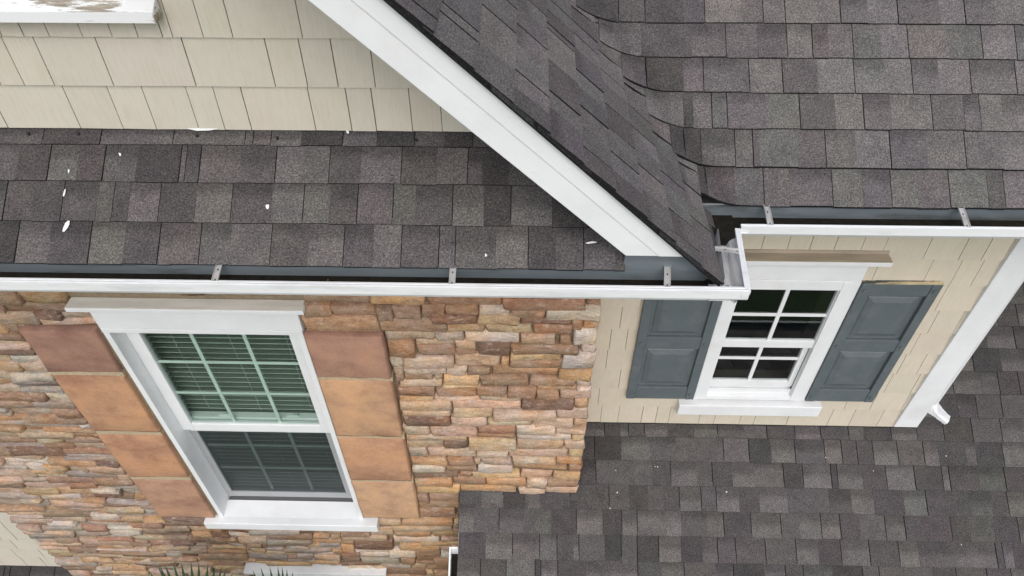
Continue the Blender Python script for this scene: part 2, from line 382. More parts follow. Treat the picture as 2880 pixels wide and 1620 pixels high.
M_SH = make_shingle()
M_STONE = make_stone()
M_SLAB = make_slab()
M_MORTAR = make_plain('mortar', (0.27, 0.215, 0.145), 0.95, 0.22, 40, 0.6, 0.1)
M_JOINT = make_plain('joint_mortar', (0.50, 0.40, 0.27), 0.95, 0.2, 60, 0.6, 0.1)
M_SIDE = make_siding('painted_shake')
M_BACK = make_plain('building_paper', (0.09, 0.075, 0.06), 0.9)
M_DECK = make_plain('roof_felt', (0.018, 0.018, 0.02), 0.95, 0.1)
M_WHITE = make_plain('white_paint', (0.79, 0.80, 0.81), 0.5, 0.05, 6, 0.08, 0.4, dirtcol=(0.58, 0.56, 0.52), dirtamt=0.22)
M_GUT = make_plain('white_aluminium', (0.80, 0.81, 0.82), 0.35, 0.04, 14, 0.0, 0.5, (0.4, 2, 2), dirtcol=(0.42, 0.42, 0.42), dirtamt=0.35)
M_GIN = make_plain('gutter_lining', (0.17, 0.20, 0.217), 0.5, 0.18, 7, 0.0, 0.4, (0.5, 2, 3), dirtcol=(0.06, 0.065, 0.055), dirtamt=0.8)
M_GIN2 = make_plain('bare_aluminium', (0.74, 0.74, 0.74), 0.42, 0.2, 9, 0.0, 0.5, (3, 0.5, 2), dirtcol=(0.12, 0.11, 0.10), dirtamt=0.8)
M_MUCK = make_plain('gutter_muck', (0.017, 0.014, 0.010), 0.9, 0.5, 40, 0.9, 0.2)
M_HANG = make_plain('hanger_metal', (0.50, 0.49, 0.48), 0.45, 0.12, 20, 0.0, 0.5, dirtcol=(0.20, 0.19, 0.18), dirtamt=0.6)
M_HOLE = make_plain('hanger_hole', (0.012, 0.012, 0.012), 0.9)
M_SHUT = make_plain('slate_paint', (0.116, 0.138, 0.149), 0.45, 0.10, 16, 0.15, 0.4, dirtcol=(0.19, 0.20, 0.20), dirtamt=0.35)
M_PEEL = make_peeling('peeling_slate_paint', (0.055, 0.065, 0.07), (0.52, 0.43, 0.27), 0.47, 0.50)
M_SILLP = make_peeling('peeling_white_paint', (0.80, 0.81, 0.82), (0.33, 0.29, 0.23), 0.50, 0.54)
M_SILLF = make_peeling('cracked_white_paint', (0.80, 0.81, 0.82), (0.40, 0.36, 0.30), 0.60, 0.63, 0.8)
M_CAPTOP = make_plain('weathered_cap', (0.40, 0.335, 0.255), 0.8, 0.22, 8, 0.2, 0.2, (0.5, 3, 1))
M_CAPTOP2 = make_plain('dusty_cap', (0.80, 0.77, 0.71), 0.8, 0.16, 8, 0.2, 0.2, (0.5, 3, 1))
M_GLASS = make_glass('tinted_glass', (0.845, 0.90, 0.872), 1.3)
M_GLASS2 = make_glass('clear_glass', (0.84, 0.88, 0.87), 2.0)
M_GRILLE = make_plain('grille_white', (0.84, 0.88, 0.86), 0.5)
M_BLIND = make_plain('blind_slat', (0.50, 0.53, 0.51), 0.5, 0.05)
M_SCREEN = make_screen()
M_DARK = make_plain('dim_room', (0.03, 0.035, 0.035), 0.9)
M_ALU = make_plain('sash_channel', (0.36, 0.37, 0.38), 0.5, 0.08)
M_FLAKE = make_plain('paint_flake', (0.85, 0.85, 0.84), 0.6)
M_LEAF = make_plain('palm_leaf', (0.024, 0.055, 0.022), 0.45, 0.3, 20, 0, 0.5)
M_STEM = make_plain('palm_stem', (0.11, 0.085, 0.05), 0.9, 0.3, 20, 0.6)
def make_ground():
    mt, n, l, p = mat('lawn')
    v = coords(n, l, rand=False)
    a = noise(n, l, v, 0.6, 6, 0.7)
    l.new(ramp(n, l, a, [(0.3, (0.022, 0.045, 0.014)), (0.7, (0.05, 0.085, 0.025))]), p.inputs['Base Color'])
    p.inputs['Roughness'].default_value = 0.9
    return mt
M_LAWN = make_ground()

# ------------------------------------------------------------------ the ground
g = MB(); g.poly([(-120, -120, -H), (120, -120, -H), (120, 120, -H), (-120, 120, -H)])
g.build('ground', M_LAWN, kind='structure')

# ------------------------------------------------------------------ the house
house = thing('house', (-0.5, 5.0, -H), 'beige shake house with brown ledgestone front, white trim and dark grey shingle roofs', 'house')

# --- roof planes (z relative to the camera)
RAKE_Y, EAVE_X = 1.625, 0.634
def zg(x): return -0.708 - 0.9675 * (x + 0.3177)
def zm(y): return -1.685 + 0.75 * (y - 2.095)
PT = math.tan(math.radians(35.3))
def zp(y): return -1.620 + PT * (y - 1.678)
LT = math.tan(math.radians(30.3))
def zl(y): return -3.897 + LT * (y - 2.11)
def smax(a, b, k=0.11):
    h = max(k - abs(a - b), 0.0)
    return max(a, b) + h * h / (4 * k)
def ztop(x, y): return smax(zm(y), zg(x))
def x_valley(y): return -0.3177 + (-0.708 - zm(y)) / 0.9675
def y_valley(x): return 2.095 + (zg(x) + 1.685) / 0.75

SHC = {'L': (0.133, 0.124, 0.1205), 'M': (0.107, 0.0995, 0.0975), 'P': (0.087, 0.0795, 0.0795), 'D': (0.067, 0.0625, 0.062), 'G': (0.114, 0.110, 0.103)}
EDGE = (0.012, 0.012, 0.013)

def shingle(zf, s0, s1, t0, t1, cb, ct, nu=1, tb=0.006, th=0.0015, lean=0.0, axis='y', split=None, skew=0.0, soft=False):
    """one shingle tab draped on the surface zf(x, y). s runs along the course, t from the butt (t0) to the head (t1);
    axis 'y': courses along x, butt at low y; axis 'x': courses along y, butt at high x"""
    P = (lambda s, t: (s, t)) if axis == 'y' else (lambda s, t: (t, s))
    def pt(s, t, off):
        x, y = P(s, t)
        e = 0.004
        z = zf(x, y)
        nx, ny = -(zf(x + e, y) - zf(x - e, y)) / (2 * e), -(zf(x, y + e) - zf(x, y - e)) / (2 * e)
        k = off / math.sqrt(nx * nx + ny * ny + 1)
        return (x + nx * k, y + ny * k, z + k)
    mb = MB()
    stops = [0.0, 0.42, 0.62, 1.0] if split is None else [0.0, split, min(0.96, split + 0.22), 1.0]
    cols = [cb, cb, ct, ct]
    ss = [s0 + (s1 - s0) * i / nu for i in range(nu + 1)]
    sgn = 1 if axis == 'y' else -1
    def tap(s): return 0.15 + 0.85 * min(1.0, (s - s0) / max(1e-6, 0.7 * (s1 - s0))) if soft else 1.0
    def tt(s, q):
        return t0 + (t1 - t0) * q + (skew * (s - (s0 + s1) / 2) * (1 - q))
    b = 0
    for q, c in zip(stops, cols):
        for s in ss:
            mb.v.append(pt(s, tt(s, q), (tb + (th - tb) * q) * tap(s))); mb.c.append(c)
    w = nu + 1
    for r in range(3):
        for i in range(nu):
            f = (r * w + i, r * w + i + 1, (r + 1) * w + i + 1, (r + 1) * w + i)
            mb.f.append(f if axis == 'y' else f[::-1]); mb.m.append(0)
    for i in range(nu):                        # dark asphalt butt edge, slanted out to paint in the shadow line too
        a, c2 = ss[i], ss[i + 1]
        q = [pt(a, tt(a, 0) - sgn * lean, -0.002), pt(c2, tt(c2, 0) - sgn * lean, -0.002), pt(c2, tt(c2, 0), tb * tap(c2)), pt(a, tt(a, 0), tb * tap(a))]
        mb.poly(q if axis == 'y' else q[::-1], EDGE if axis == 'y' else tuple(0.55 * k for k in cb))
    for s in (s0, s1):
        q = [pt(s, tt(s, 0), -0.002), pt(s, tt(s, 0), tb * tap(s)), pt(s, tt(s, 1), th), pt(s, tt(s, 1), -0.002)]
        mb.poly(q if (s == s0) == (axis == 'y') else q[::-1], cb if soft and s == s0 else EDGE)
    return mb

def piece_size(mb):
    us = [project(*p) for p in mb.v]
    u0, u1 = min(u[0] for u in us), max(u[0] for u in us)
    v0, v1 = min(u[1] for u in us), max(u[1] for u in us)
    u0, u1, v0, v1 = max(u0, 0), min(u1, 2880), max(v0, 0), min(v1, 1620)
    return max(0, u1 - u0) * max(0, v1 - v0) if u1 > u0 and v1 > v0 else 0.0

def build_pieces(pieces, name, stuff_name, mt, parent, most=290, smooth=False):
    """the pieces that show largest become objects, the rest one joined mesh"""
    sized = sorted(((piece_size(p), i) for i, p in enumerate(pieces)), reverse=True)
    keep = set(i for a, i in sized[:most] if a > 60)
    rest = MB()
    for i, p in enumerate(pieces):
        if i in keep:
            p.build(name, mt, parent, smooth)
        else:
            rest.add(p)
    if rest.v:
        rest.build(stuff_name, mt, parent, smooth, kind='stuff')

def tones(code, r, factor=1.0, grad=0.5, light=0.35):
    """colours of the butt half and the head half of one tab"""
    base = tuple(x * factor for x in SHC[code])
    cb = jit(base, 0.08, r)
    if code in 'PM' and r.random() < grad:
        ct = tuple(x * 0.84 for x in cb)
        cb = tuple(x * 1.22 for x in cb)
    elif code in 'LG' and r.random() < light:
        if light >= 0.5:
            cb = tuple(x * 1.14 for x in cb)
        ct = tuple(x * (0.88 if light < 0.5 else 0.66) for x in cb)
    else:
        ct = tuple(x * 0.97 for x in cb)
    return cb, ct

def alternate(cells, r):
    """light teeth between darker gaps, as the laminate is cut"""
    out, lt = [], r.random() < 0.5
    for s, c, g in cells:
        lt = (not lt) if r.random() < 0.86 else lt
        out.append((s, r.choice('LLGM') if lt else r.choice('PPDPM'), g))
    return out

def course(zf, cells, s_end, t0, t1, r, factor=1.0, tb=0.006, lean=0.0, gap=0.0032, axis='y', grad=0.5, nu=1, head=0.02, soft=False, light=0.35):
    out = []
    sgn = 1 if axis == 'y' else -1
    prev_proud = 0.0
    for i, (s0, code, g0) in enumerate(cells):
        nxt = cells[i + 1] if i + 1 < len(cells) else (s_end, 'M', 0)
        s1 = nxt[0]
        if s1 - s0 < 0.008:
            continue
        a = s0 + (gap * 0.5 if g0 else 0.0)
        b = s1 - (gap * 0.5 if nxt[2] else 0.0)
        cb, ct = tones(code, r, factor, grad, light)
        proud = 0.0022 if code in 'PD' else 0.0
        out.append(shingle(zf, a, b, t0 + r.uniform(-0.0018, 0.0018), t1 + sgn * head, cb, ct, nu, tb + proud, 0.0008 + proud * 0.2, lean, axis,
                           r.uniform(0.25, 0.6), r.uniform(-0.008, 0.008), soft))
    return out

def random_cells(s0, s1, r, wmin, wmax, codes='LMPGD', weights=(3, 4, 4, 2, 2), gapp=0.55):
    cells, s, last = [], s0, ''
    while s < s1 - 0.03:
        c = r.choices(codes, weights)[0]
        if c == last:
            c = r.choices(codes, weights)[0]
        w = r.uniform(wmin, wmax)
        if r.random() < 0.07:
            w = r.uniform(0.03, 0.06)
        cells.append((s, c, int(r.random() < gapp)))
        s += w
        last = c
    return cells

# ================================================================== main roof
main_roof = MB()
dk = 0.007
main_roof.poly([(0.2, 2.108, zm(2.108) - dk), (6.0, 2.108, zm(2.108) - dk), (6.0, 5.6, zm(5.6) - dk), (-2.9, 5.6, zm(5.6) - dk), (-2.9, 5.0, zm(5.0) - dk)])
main_roof = main_roof.build('main_roof', M_DECK, house, label='broad grey shingle roof plane running back from the straight eave')
r = random.Random(11)
pieces = []
butts = [2.6684, 2.5560, 2.4439, 2.3300, 2.2105, 2.0945]
for k in range(-7, 6):
    t0 = butts[k] if k >= 0 else 2.6684 - 0.1128 * k
    t1 = butts[k - 1] if k > 0 else 2.6684 - 0.1128 * (k - 1)
    xl = x_valley(t0) - (0.066 if k < 5 else 0.064)
    if k >= 0:
        tab = MAIN[k]
        first = tab[0][0]
        cells = random_cells(xl, first - 0.05, r, 0.09, 0.17, 'DMP', (3, 2, 3), 0.5) if first - xl > 0.1 else [(xl, 'D', 0)]
        cells += [c for c in tab if c[0] > xl + 0.03]
        cells += random_cells(tab[-1][0] + 0.1, 3.0, r, 0.07, 0.13)
    else:
        cells = random_cells(xl, 3.0, r, 0.07, 0.14)
    for i in range(len(cells)):
        seg = [cells[i]]
        e = cells[i + 1] if i + 1 < len(cells) else (3.05, 'M', 0)
        curved = cells[i][0] < x_valley(t0) + 0.2
        off = 0.006 if curved else 0.0
        zf = (lambda x, y: ztop(x, y) + 0.0075) if k < 5 else (lambda x, y: ztop(x, y) + 0.002)
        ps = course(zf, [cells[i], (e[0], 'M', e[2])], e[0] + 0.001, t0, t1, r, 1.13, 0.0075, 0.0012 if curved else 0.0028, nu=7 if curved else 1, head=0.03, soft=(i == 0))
        if curved and ps:                       # dirt that has washed down the valley
            mb = ps[0]
            for q in range(len(mb.v)):
                dd = mb.v[q][0] - x_valley(mb.v[q][1])
                w = max(0.0, 1 - abs(dd - 0.055) / 0.10)
                kf = 1 - 0.38 * w * r.uniform(0.8, 1.1)
                mb.c[q] = tuple(c * kf for c in mb.c[q])
        pieces += ps[:1]
build_pieces(pieces, 'shingle', 'shingle_course', M_SH, main_roof)

# ================================================================== gable roof (slope that falls to the right of the rake)
gable = MB()
gy = RAKE_Y + 0.012
pts = [(-1.5, gy), (EAVE_X - 0.012, gy), (EAVE_X - 0.012, y_valley(EAVE_X) + 0.04), (-1.5, y_valley(-1.5) + 0.3)]
gable.poly([(x, y, zg(x) - dk) for x, y in pts])
gable.prism([(-1.5, gy, zg(-1.5) - dk), (-3.634, gy, zg(-1.5) - dk - 0.9675 * 2.134), (-3.634, 2.2, zg(-1.5) - dk - 0.9675 * 2.134), (-1.5, 4.6, zg(-1.5) - dk)], (0, 0, -0.02))
gable_roof = gable.build('gable_roof', M_DECK, house, label='steep shingle slope beside the white rake board, ending in a point over the gutter')
r = random.Random(23)
GX = [-0.709, -0.613, -0.517, -0.421, -0.326, -0.230, -0.136, -0.039, 0.0575, 0.1545, 0.2525, 0.354, 0.4525, 0.551, EAVE_X]
STROKES = {-0.23: [1.693], -0.136: [1.819, 1.765], -0.039: [2.006, 1.52], 0.0575: [2.089, 1.809], 0.1545: [2.297, 2.258, 1.862], 0.2525: [2.518, 2.425, 2.159, 1.941, 1.72],
           0.354: [2.345, 2.114, 1.832], 0.4525: [2.131, 1.906], 0.551: [2.004, 1.80], EAVE_X: [1.88, 2.07]}
pieces = []
for k in range(1, len(GX)):
    xb, xh = GX[k], GX[k - 1]
    yv = y_valley(xb) + 0.17
    ys = [y for y in STROKES.get(xb, []) if RAKE_Y + 0.04 < y < yv - 0.18]
    if not ys:
        y = RAKE_Y + r.uniform(0.1, 0.25)
        while y < yv - 0.05:
            ys.append(y); y += r.uniform(0.2, 0.34)
    allb = sorted([(y, 1) for y in ys])
    cells = [(RAKE_Y + r.uniform(-0.003, 0.003), r.choice('PMP'), 0)]
    for y, gflag in allb:
        if y - cells[-1][0] > 0.16:
            cells.append(((cells[-1][0] + y) / 2 + r.uniform(-0.03, 0.03), r.choice('LMMP'), 0))
        cells.append((y, r.choice('LMMPG'), 1))
    while yv - cells[-1][0] > 0.22:
        cells.append((cells[-1][0] + r.uniform(0.1, 0.17), r.choice('MMMP'), int(r.random() < 0.3)))
    for i in range(len(cells)):
        e = cells[i + 1] if i + 1 < len(cells) else (yv, 'M', 0)
        near = e[0] > y_valley(xb) - 0.22
        zf = (lambda x, y: ztop(x, y)) if near else (lambda x, y: zg(x))
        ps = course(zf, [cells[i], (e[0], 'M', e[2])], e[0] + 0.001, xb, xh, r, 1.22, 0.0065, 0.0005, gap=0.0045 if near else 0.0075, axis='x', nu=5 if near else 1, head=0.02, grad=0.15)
        pieces += ps[:1]
build_pieces(pieces, 'shingle', 'shingle_course', M_SH, gable_roof)
# starter strip and drip edge: the dark line along the rake
EXT = MB()
r2 = random.Random(4)
for y0, y1, xb in ((1.80, 1.94, 0.655), (1.94, 2.03, 0.672)):
    cb_, ct_ = tones('P', r2, 0.93, 0.0)
    EXT.add(shingle(lambda x, y: zg(x), y0, y1, xb, EAVE_X - 0.03, cb_, ct_, 1, 0.0045, 0.0005, 0.0, 'x'))
EXT.build('shingle', M_SH, gable_roof)
d = MB()
a, b = (-1.5, 0, zg(-1.5)), (EAVE_X - 0.004, 0, zg(EAVE_X - 0.004))
d.prism([(a[0], RAKE_Y + 0.003, a[2] + 0.001), (b[0], RAKE_Y + 0.003, b[2] + 0.001), (b[0], RAKE_Y + 0.003, b[2] - 0.022), (a[0], RAKE_Y + 0.003, a[2] - 0.022)], (0, 0.016, 0), EDGE)
x = -1.4
while x < EAVE_X - 0.12:
    w = r.uniform(0.08, 0.2)
    if r.random() < 0.55:
        t = r.uniform(0.002, 0.007)
        d.prism([(x, RAKE_Y - t, zg(x) + 0.003), (x + w, RAKE_Y - t, zg(x + w) + 0.003), (x + w, RAKE_Y - t, zg(x + w) - 0.011), (x, RAKE_Y - t, zg(x) - 0.011)], (0, 0.012, 0), jit((0.03, 0.03, 0.032), 0.3, r))
    x += w * 1.1
d.build('starter_strip', M_SH, gable_roof)

# ================================================================== pent roof over the stone front
pent = MB()
pent.poly([(-3.7, 1.69, zp(1.69) - dk), (0.322, 1.69, zp(1.69) - dk), (0.322, 2.09, zp(2.09) - dk), (-3.7, 2.09, zp(2.09) - dk)])
pent_roof = pent.build('pent_roof', M_DECK, house, label='narrow band of shingles between the gable shakes and the front gutter')
r = random.Random(31)
pieces = []
pb = [2.015, 1.908, 1.794, 1.677]
zf = lambda x, y: zp(y)
for k in range(4):
    tab = PENT[k]
    cells = random_cells(-3.7, tab[0][0] - 0.06, r, 0.09, 0.17) + tab
    end = 0.325
    cells = [c for c in cells if c[0] < end - 0.02]
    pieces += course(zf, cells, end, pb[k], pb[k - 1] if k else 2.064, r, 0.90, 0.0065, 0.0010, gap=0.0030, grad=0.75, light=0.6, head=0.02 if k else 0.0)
build_pieces(pieces, 'shingle', 'shingle_course', M_SH, pent_roof)
nl = MB()
for xx, yy in ((-1.70, 2.038), (-1.528, 2.04), (-1.12, 2.037), (-0.845, 2.032), (-0.372, 2.03)):
    c = [(xx + 0.0055 * math.cos(t), yy + 0.0045 * math.sin(t), zp(yy) + 0.008 + 0.006 * math.sin(t) * 0.7) for t in [i * math.pi / 4 for i in range(8)]]
    nl.prism(c, (0, -0.002, 0.003), (0.03, 0.03, 0.032))
nl.build('nail_heads', M_SH, pent_roof)

# ================================================================== porch roof at the lower right
pr = MB()
LX0 = -0.375
pr.poly([(LX0 + 0.01, 0.85, zl(0.85) - dk), (6.0, 0.85, zl(0.85) - dk), (6.0, 2.104, zl(2.104) - dk), (LX0 + 0.01, 2.104, zl(2.104) - dk)])
pr.poly([(0.335, 2.104, zl(2.104) - dk), (6.0, 2.104, zl(2.104) - dk), (6.0, 2.476, zl(2.476) - dk), (0.335, 2.476, zl(2.476) - dk)])
pr.poly([(2.38, 2.476, zl(2.476) - dk), (6.0, 2.476, zl(2.476) - dk), (6.0, 5.2, zl(5.2) - dk), (2.38, 5.2, zl(5.2) - dk)])
porch_roof = pr.build('porch_roof', M_DECK, house, label='low shingle roof spreading below the wall with the shuttered window')
r = random.Random(47)
pieces = []
zf = lambda x, y: zl(y)
lb = 2.279
for k in range(-14, 13):
    t0 = lb - 0.1235 * k
    t1 = t0 + 0.1235
    if t0 < 0.84:
        continue
    if t0 > 2.30:
        xs = 2.40 if t0 > 2.43 else 0.345
    elif t0 > 2.105:
        xs = 0.345
    else:
        xs = LX0
    if k == -1:
        pieces += course(zf, alternate(random_cells(2.385, 4.3, r, 0.085, 0.185), r), 4.3, t0, t1, r, 0.90, 0.006, lean=0.0016, gap=0.0046, grad=0.45, light=0.8)
        t1 = 2.47
    xe = 2.384 if k == -1 else (4.3 if t0 > 1.3 else 3.6)
    cells = alternate(random_cells(xs, xe, r, 0.085, 0.18, 'LMPGD', (3, 4, 4, 2.5, 2), 0.6), r)
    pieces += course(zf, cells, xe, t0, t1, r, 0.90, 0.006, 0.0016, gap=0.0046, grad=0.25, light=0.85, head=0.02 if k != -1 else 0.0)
    if k == 0:                                   # the strip of this course that meets the stone return
        pass
# cut course above the stone foot, beside the return
pieces += course(zf, alternate(random_cells(LX0, 0.32, r, 0.09, 0.17), r), 0.325, 2.031, 2.10, r, 0.86, 0.0075, 0.001, gap=0.0042, head=0.0)
for mb in pieces:                            # water stain below the downspout, tabs darker towards the stone
    cx = sum(p[0] for p in mb.v) / len(mb.v); cy = sum(p[1] for p in mb.v) / len(mb.v)
    wob = 0.06 * math.sin(cy * 9.0)
    kf = 1.0
    if cy < 2.62:
        kf -= 0.30 * max(0.0, 1 - abs(cx - 2.66 - wob) / 0.22) * min(1.0, max(0.25, (cy - 1.5) / 0.6))
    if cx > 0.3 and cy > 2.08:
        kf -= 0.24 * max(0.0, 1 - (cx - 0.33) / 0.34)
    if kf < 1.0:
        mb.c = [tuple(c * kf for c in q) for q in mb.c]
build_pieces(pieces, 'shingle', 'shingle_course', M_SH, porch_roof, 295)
f = MB()
f.prism([(LX0, 0.88, zl(0.88) - 0.01), (LX0, 2.10, zl(2.10) - 0.01), (LX0, 2.10, zl(2.10) - 0.15), (LX0, 0.88, zl(0.88) - 0.15)], (0.025, 0, 0))
f.box(LX0 + 0.025, 4.3, 0.885, 0.91, zl(0.9) - 0.17, zl(0.9) - 0.02)
f.build('fascia_board', M_WHITE, porch_roof)

# ================================================================== walls
# stone front: backing built round the opening of the tall window
def wall_box(mb, x0, x1, y0, y1, z0, z1): mb.box(x0, x1, y0, y1, z0, z1)
WX0, WX1, WZ0, WZ1 = -1.925, -1.004, -4.25, -2.45
sw = MB()
SY = 2.128
for (x0, x1, z0, z1) in ((-3.33, WX0, -H, -1.74), (WX1, 0.322, -3.95, -1.74), (WX0, WX1, WZ1, -1.74), (WX0, WX1, -H, WZ0), (WX1, -0.38, -H, -3.95)):
    wall_box(sw, x0, x1, SY, SY + 0.20, z0, z1)
wall_box(sw, -0.38, 0.322, SY, SY + 0.2, -H, -3.951)
wall_box(sw, 0.10, 0.3215, SY + 0.2, 2.9, -H, -1.74)
wall_box(sw, -3.3295, -3.1, SY + 0.2, 2.9, -H, -1.74)
stone_wall = sw.build('stone_wall', M_MORTAR, house, label='front wall of stacked brown and tan ledgestone')

STC = {'o': (0.54, 0.345, 0.195), 'b': (0.385, 0.255, 0.17), 'd': (0.27, 0.17, 0.12), 'p': (0.60, 0.44, 0.325), 'w': (0.63, 0.53, 0.44), 't': (0.53, 0.395, 0.275),
       'y': (0.60, 0.425, 0.245), 'g': (0.46, 0.375, 0.31), 'r': (0.43, 0.26, 0.17)}

def stone(x0, x1, z0, z1, col, r, yf=2.104, yb=2.14, wild=1.0):
    w, h = x1 - x0, z1 - z0
    p = r.uniform(0.0, 0.014) * wild
    if r.random() < 0.15:
        p -= 0.010
    mx, mz = min(r.uniform(0.005, 0.012), w * 0.2), min(r.uniform(0.004, 0.010), h * 0.24)
    us = [0, mx / w, r.uniform(0.35, 0.65), 1 - mx / w, 1]
    vs = [0, mz / h, 1 - mz / h, 1]
    mb = MB()
    tiltx, tiltz = r.uniform(-0.008, 0.008), r.uniform(-0.006, 0.010)
    lean = r.uniform(-0.013, 0.013)
    drop = [r.uniform(-0.0045, 0.0045) * wild for _ in range(10)]
    for j, v in enumerate(vs):
        for i, u in enumerate(us):
            edge = i in (0, 4) or j in (0, 3)
            corner = i in (0, 4) and j in (0, 3)
            x = x0 + u * w + (lean * (v - 0.5) if 0 < u < 1 else lean * (v - 0.5))
            z = z0 + v * h
            if j == 0:
                z += drop[i]
            if j == 3:
                z += drop[5 + i]
            if corner:
                x += (0.006 if i == 0 else -0.006) * r.uniform(0.2, 1.2)
                z += (0.004 if j == 0 else -0.004) * r.uniform(0.3, 1.3)
            elif i in (0, 4):
                x += r.uniform(-0.003, 0.003)
            y = yf - p + tiltx * (u - 0.5) + tiltz * (v - 0.5)
            y += 0.0065 + r.uniform(-0.0025, 0.0025) if edge else r.uniform(-0.0042, 0.0035) * wild
            mb.v.append((x, y, z)); mb.c.append(jit(col, 0.10, r))
    for j in range(3):
        for i in range(4):
            a = j * 5 + i
            mb.f.append((a, a + 1, a + 6, a + 5)); mb.m.append(0)
    ring = [0, 1, 2, 3, 4, 9, 14, 19, 18, 17, 16, 15, 10, 5]
    b = len(mb.v)
    for k in ring:
        q = mb.v[k]
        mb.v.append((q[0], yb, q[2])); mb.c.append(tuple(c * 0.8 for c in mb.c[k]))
    n = len(ring)
    for k in range(n):
        k2 = (k + 1) % n
        mb.f.append((ring[k], b + k, b + k2, ring[k2])); mb.m.append(0)
    return mb

def tone_down(c, k, d=0.12):
    g = sum(c) / 3
    return tuple((x * (1 - d) + g * d) * k for x in c)

r = random.Random(5)
stones = []
for e in STONES.split():
    v = e.split(',')
    x0, x1, z0, z1 = map(float, v[:4])
    if x0 < -0.78 and z1 > -2.43 and z0 > -2.45:          # three stones beside the header, cut by the edge of the table
        x0 = {True: -0.955, False: x0}[z1 > -2.20 or z0 < -2.36]
        x0 = -0.985 if z0 < -2.36 else (x0 if z1 > -2.20 else -0.845)
    elif z1 - z0 > 0.03:
        pass
    x1 = min(x1, 0.329 + r.uniform(-0.006, 0.006))
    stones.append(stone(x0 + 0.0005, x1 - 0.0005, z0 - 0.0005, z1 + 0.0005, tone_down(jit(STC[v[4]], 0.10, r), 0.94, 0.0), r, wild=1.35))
stones.append(stone(-0.97, -0.85, -2.335, -2.262, STC['b'], r))
# the rest of the front is laid at random in running courses
OBST = [(-1.93, -1.0, -4.24, -2.30), (-2.312, -1.93, -4.235, -2.432), (-2.02, -0.90, -4.30, -4.215), (-2.012, -0.955, -2.292, -2.252), (-1.985, -0.95, -5.6, -4.98)]
TBL = [tuple(map(float, e.split(',')[:4])) for e in STONES.split()]
def free(x0, x1, z0, z1):
    iv = [(x0, x1)]
    zm_ = (z0 + z1) / 2
    for a, b, c, d_ in OBST + [(t[0], t[1], t[2], t[3]) for t in TBL]:
        ov = min(z1, d_) - max(z0, c)
        if ov > 0.35 * min(z1 - z0, d_ - c) and ov > 0.008:
            nv = []
            for p, q in iv:
                if b <= p or a >= q:
                    nv.append((p, q)); continue
                if a > p: nv.append((p, a))
                if b < q: nv.append((b, q))
            iv = nv
    return [(p, q) for p, q in iv if q - p > 0.045]
z = -2.13
codesL = 'ptwbogrdy'
while z > -5.55:
    big = z > -2.45
    h = r.uniform(0.055, 0.085) if big else r.choices([r.uniform(0.036, 0.05), r.uniform(0.05, 0.068), r.uniform(0.068, 0.085)], (3, 4, 2))[0]
    xe = -0.99 if z > -4.2 else -1.0
    low = z < -4.30
    for p, q in free(-3.33, -0.40 if low else xe, z - h, z):
        s = p
        while s < q - 0.03:
            w = min(q - s, r.uniform(0.10, 0.36))
            if q - (s + w) < 0.06:
                w = q - s
            left = (s + w / 2 < -2.2)
            wt = (5, 5, 6, 6, 3, 6, 2.5, 2.5, 1.5) if left else (2, 4, 3, 7, 4, 4, 3, 4, 2.5)
            if big:
                wt = (2, 3, 0.5, 6, 3, 2, 4, 2, 0.5)
            def one(a, b, c0, c1):
                stones.append(stone(a + 0.001, b - 0.001, c0 - 0.0015, c1 + 0.0015, tone_down(jit(STC[r.choices(codesL, wt)[0]], 0.12, r), 0.84), r, wild=1.9))
            if h > 0.062 and w > 0.15 and r.random() < 0.30:
                cut = r.uniform(0.42, 0.58) * h
                one(s, s + w, z - h, z - h + cut)
                if r.random() < 0.5:
                    mcut = s + w * r.uniform(0.35, 0.65)
                    one(s, mcut, z - h + cut, z); one(mcut, s + w, z - h + cut, z)
                else:
                    one(s, s + w, z - h + cut, z)
            else:
                dz = r.uniform(-0.006, 0.006)
                one(s, s + w, z - h + dz, z + dz * 0.6)
            s += w
    z -= h
build_pieces(stones, 'stone', 'small_stones', M_STONE, stone_wall, 298, True)
# stones of the return on the far side of the corner
rest = MB()
z = -2.15
while z > -3.9:
    h = r.uniform(0.05, 0.08)
    y = 2.15
    while y < 2.46:
        w = min(r.uniform(0.1, 0.25), 2.475 - y)
        rest.box(0.318, 0.322 + r.uniform(0.004, 0.018), y + 0.003, y + w - 0.003, z - h + 0.002, z - 0.002, jit(STC[r.choice('pwtbo')], 0.1, r))
        y += w
    z -= h
rest.build('return_stones', M_STONE, stone_wall, kind='stuff')

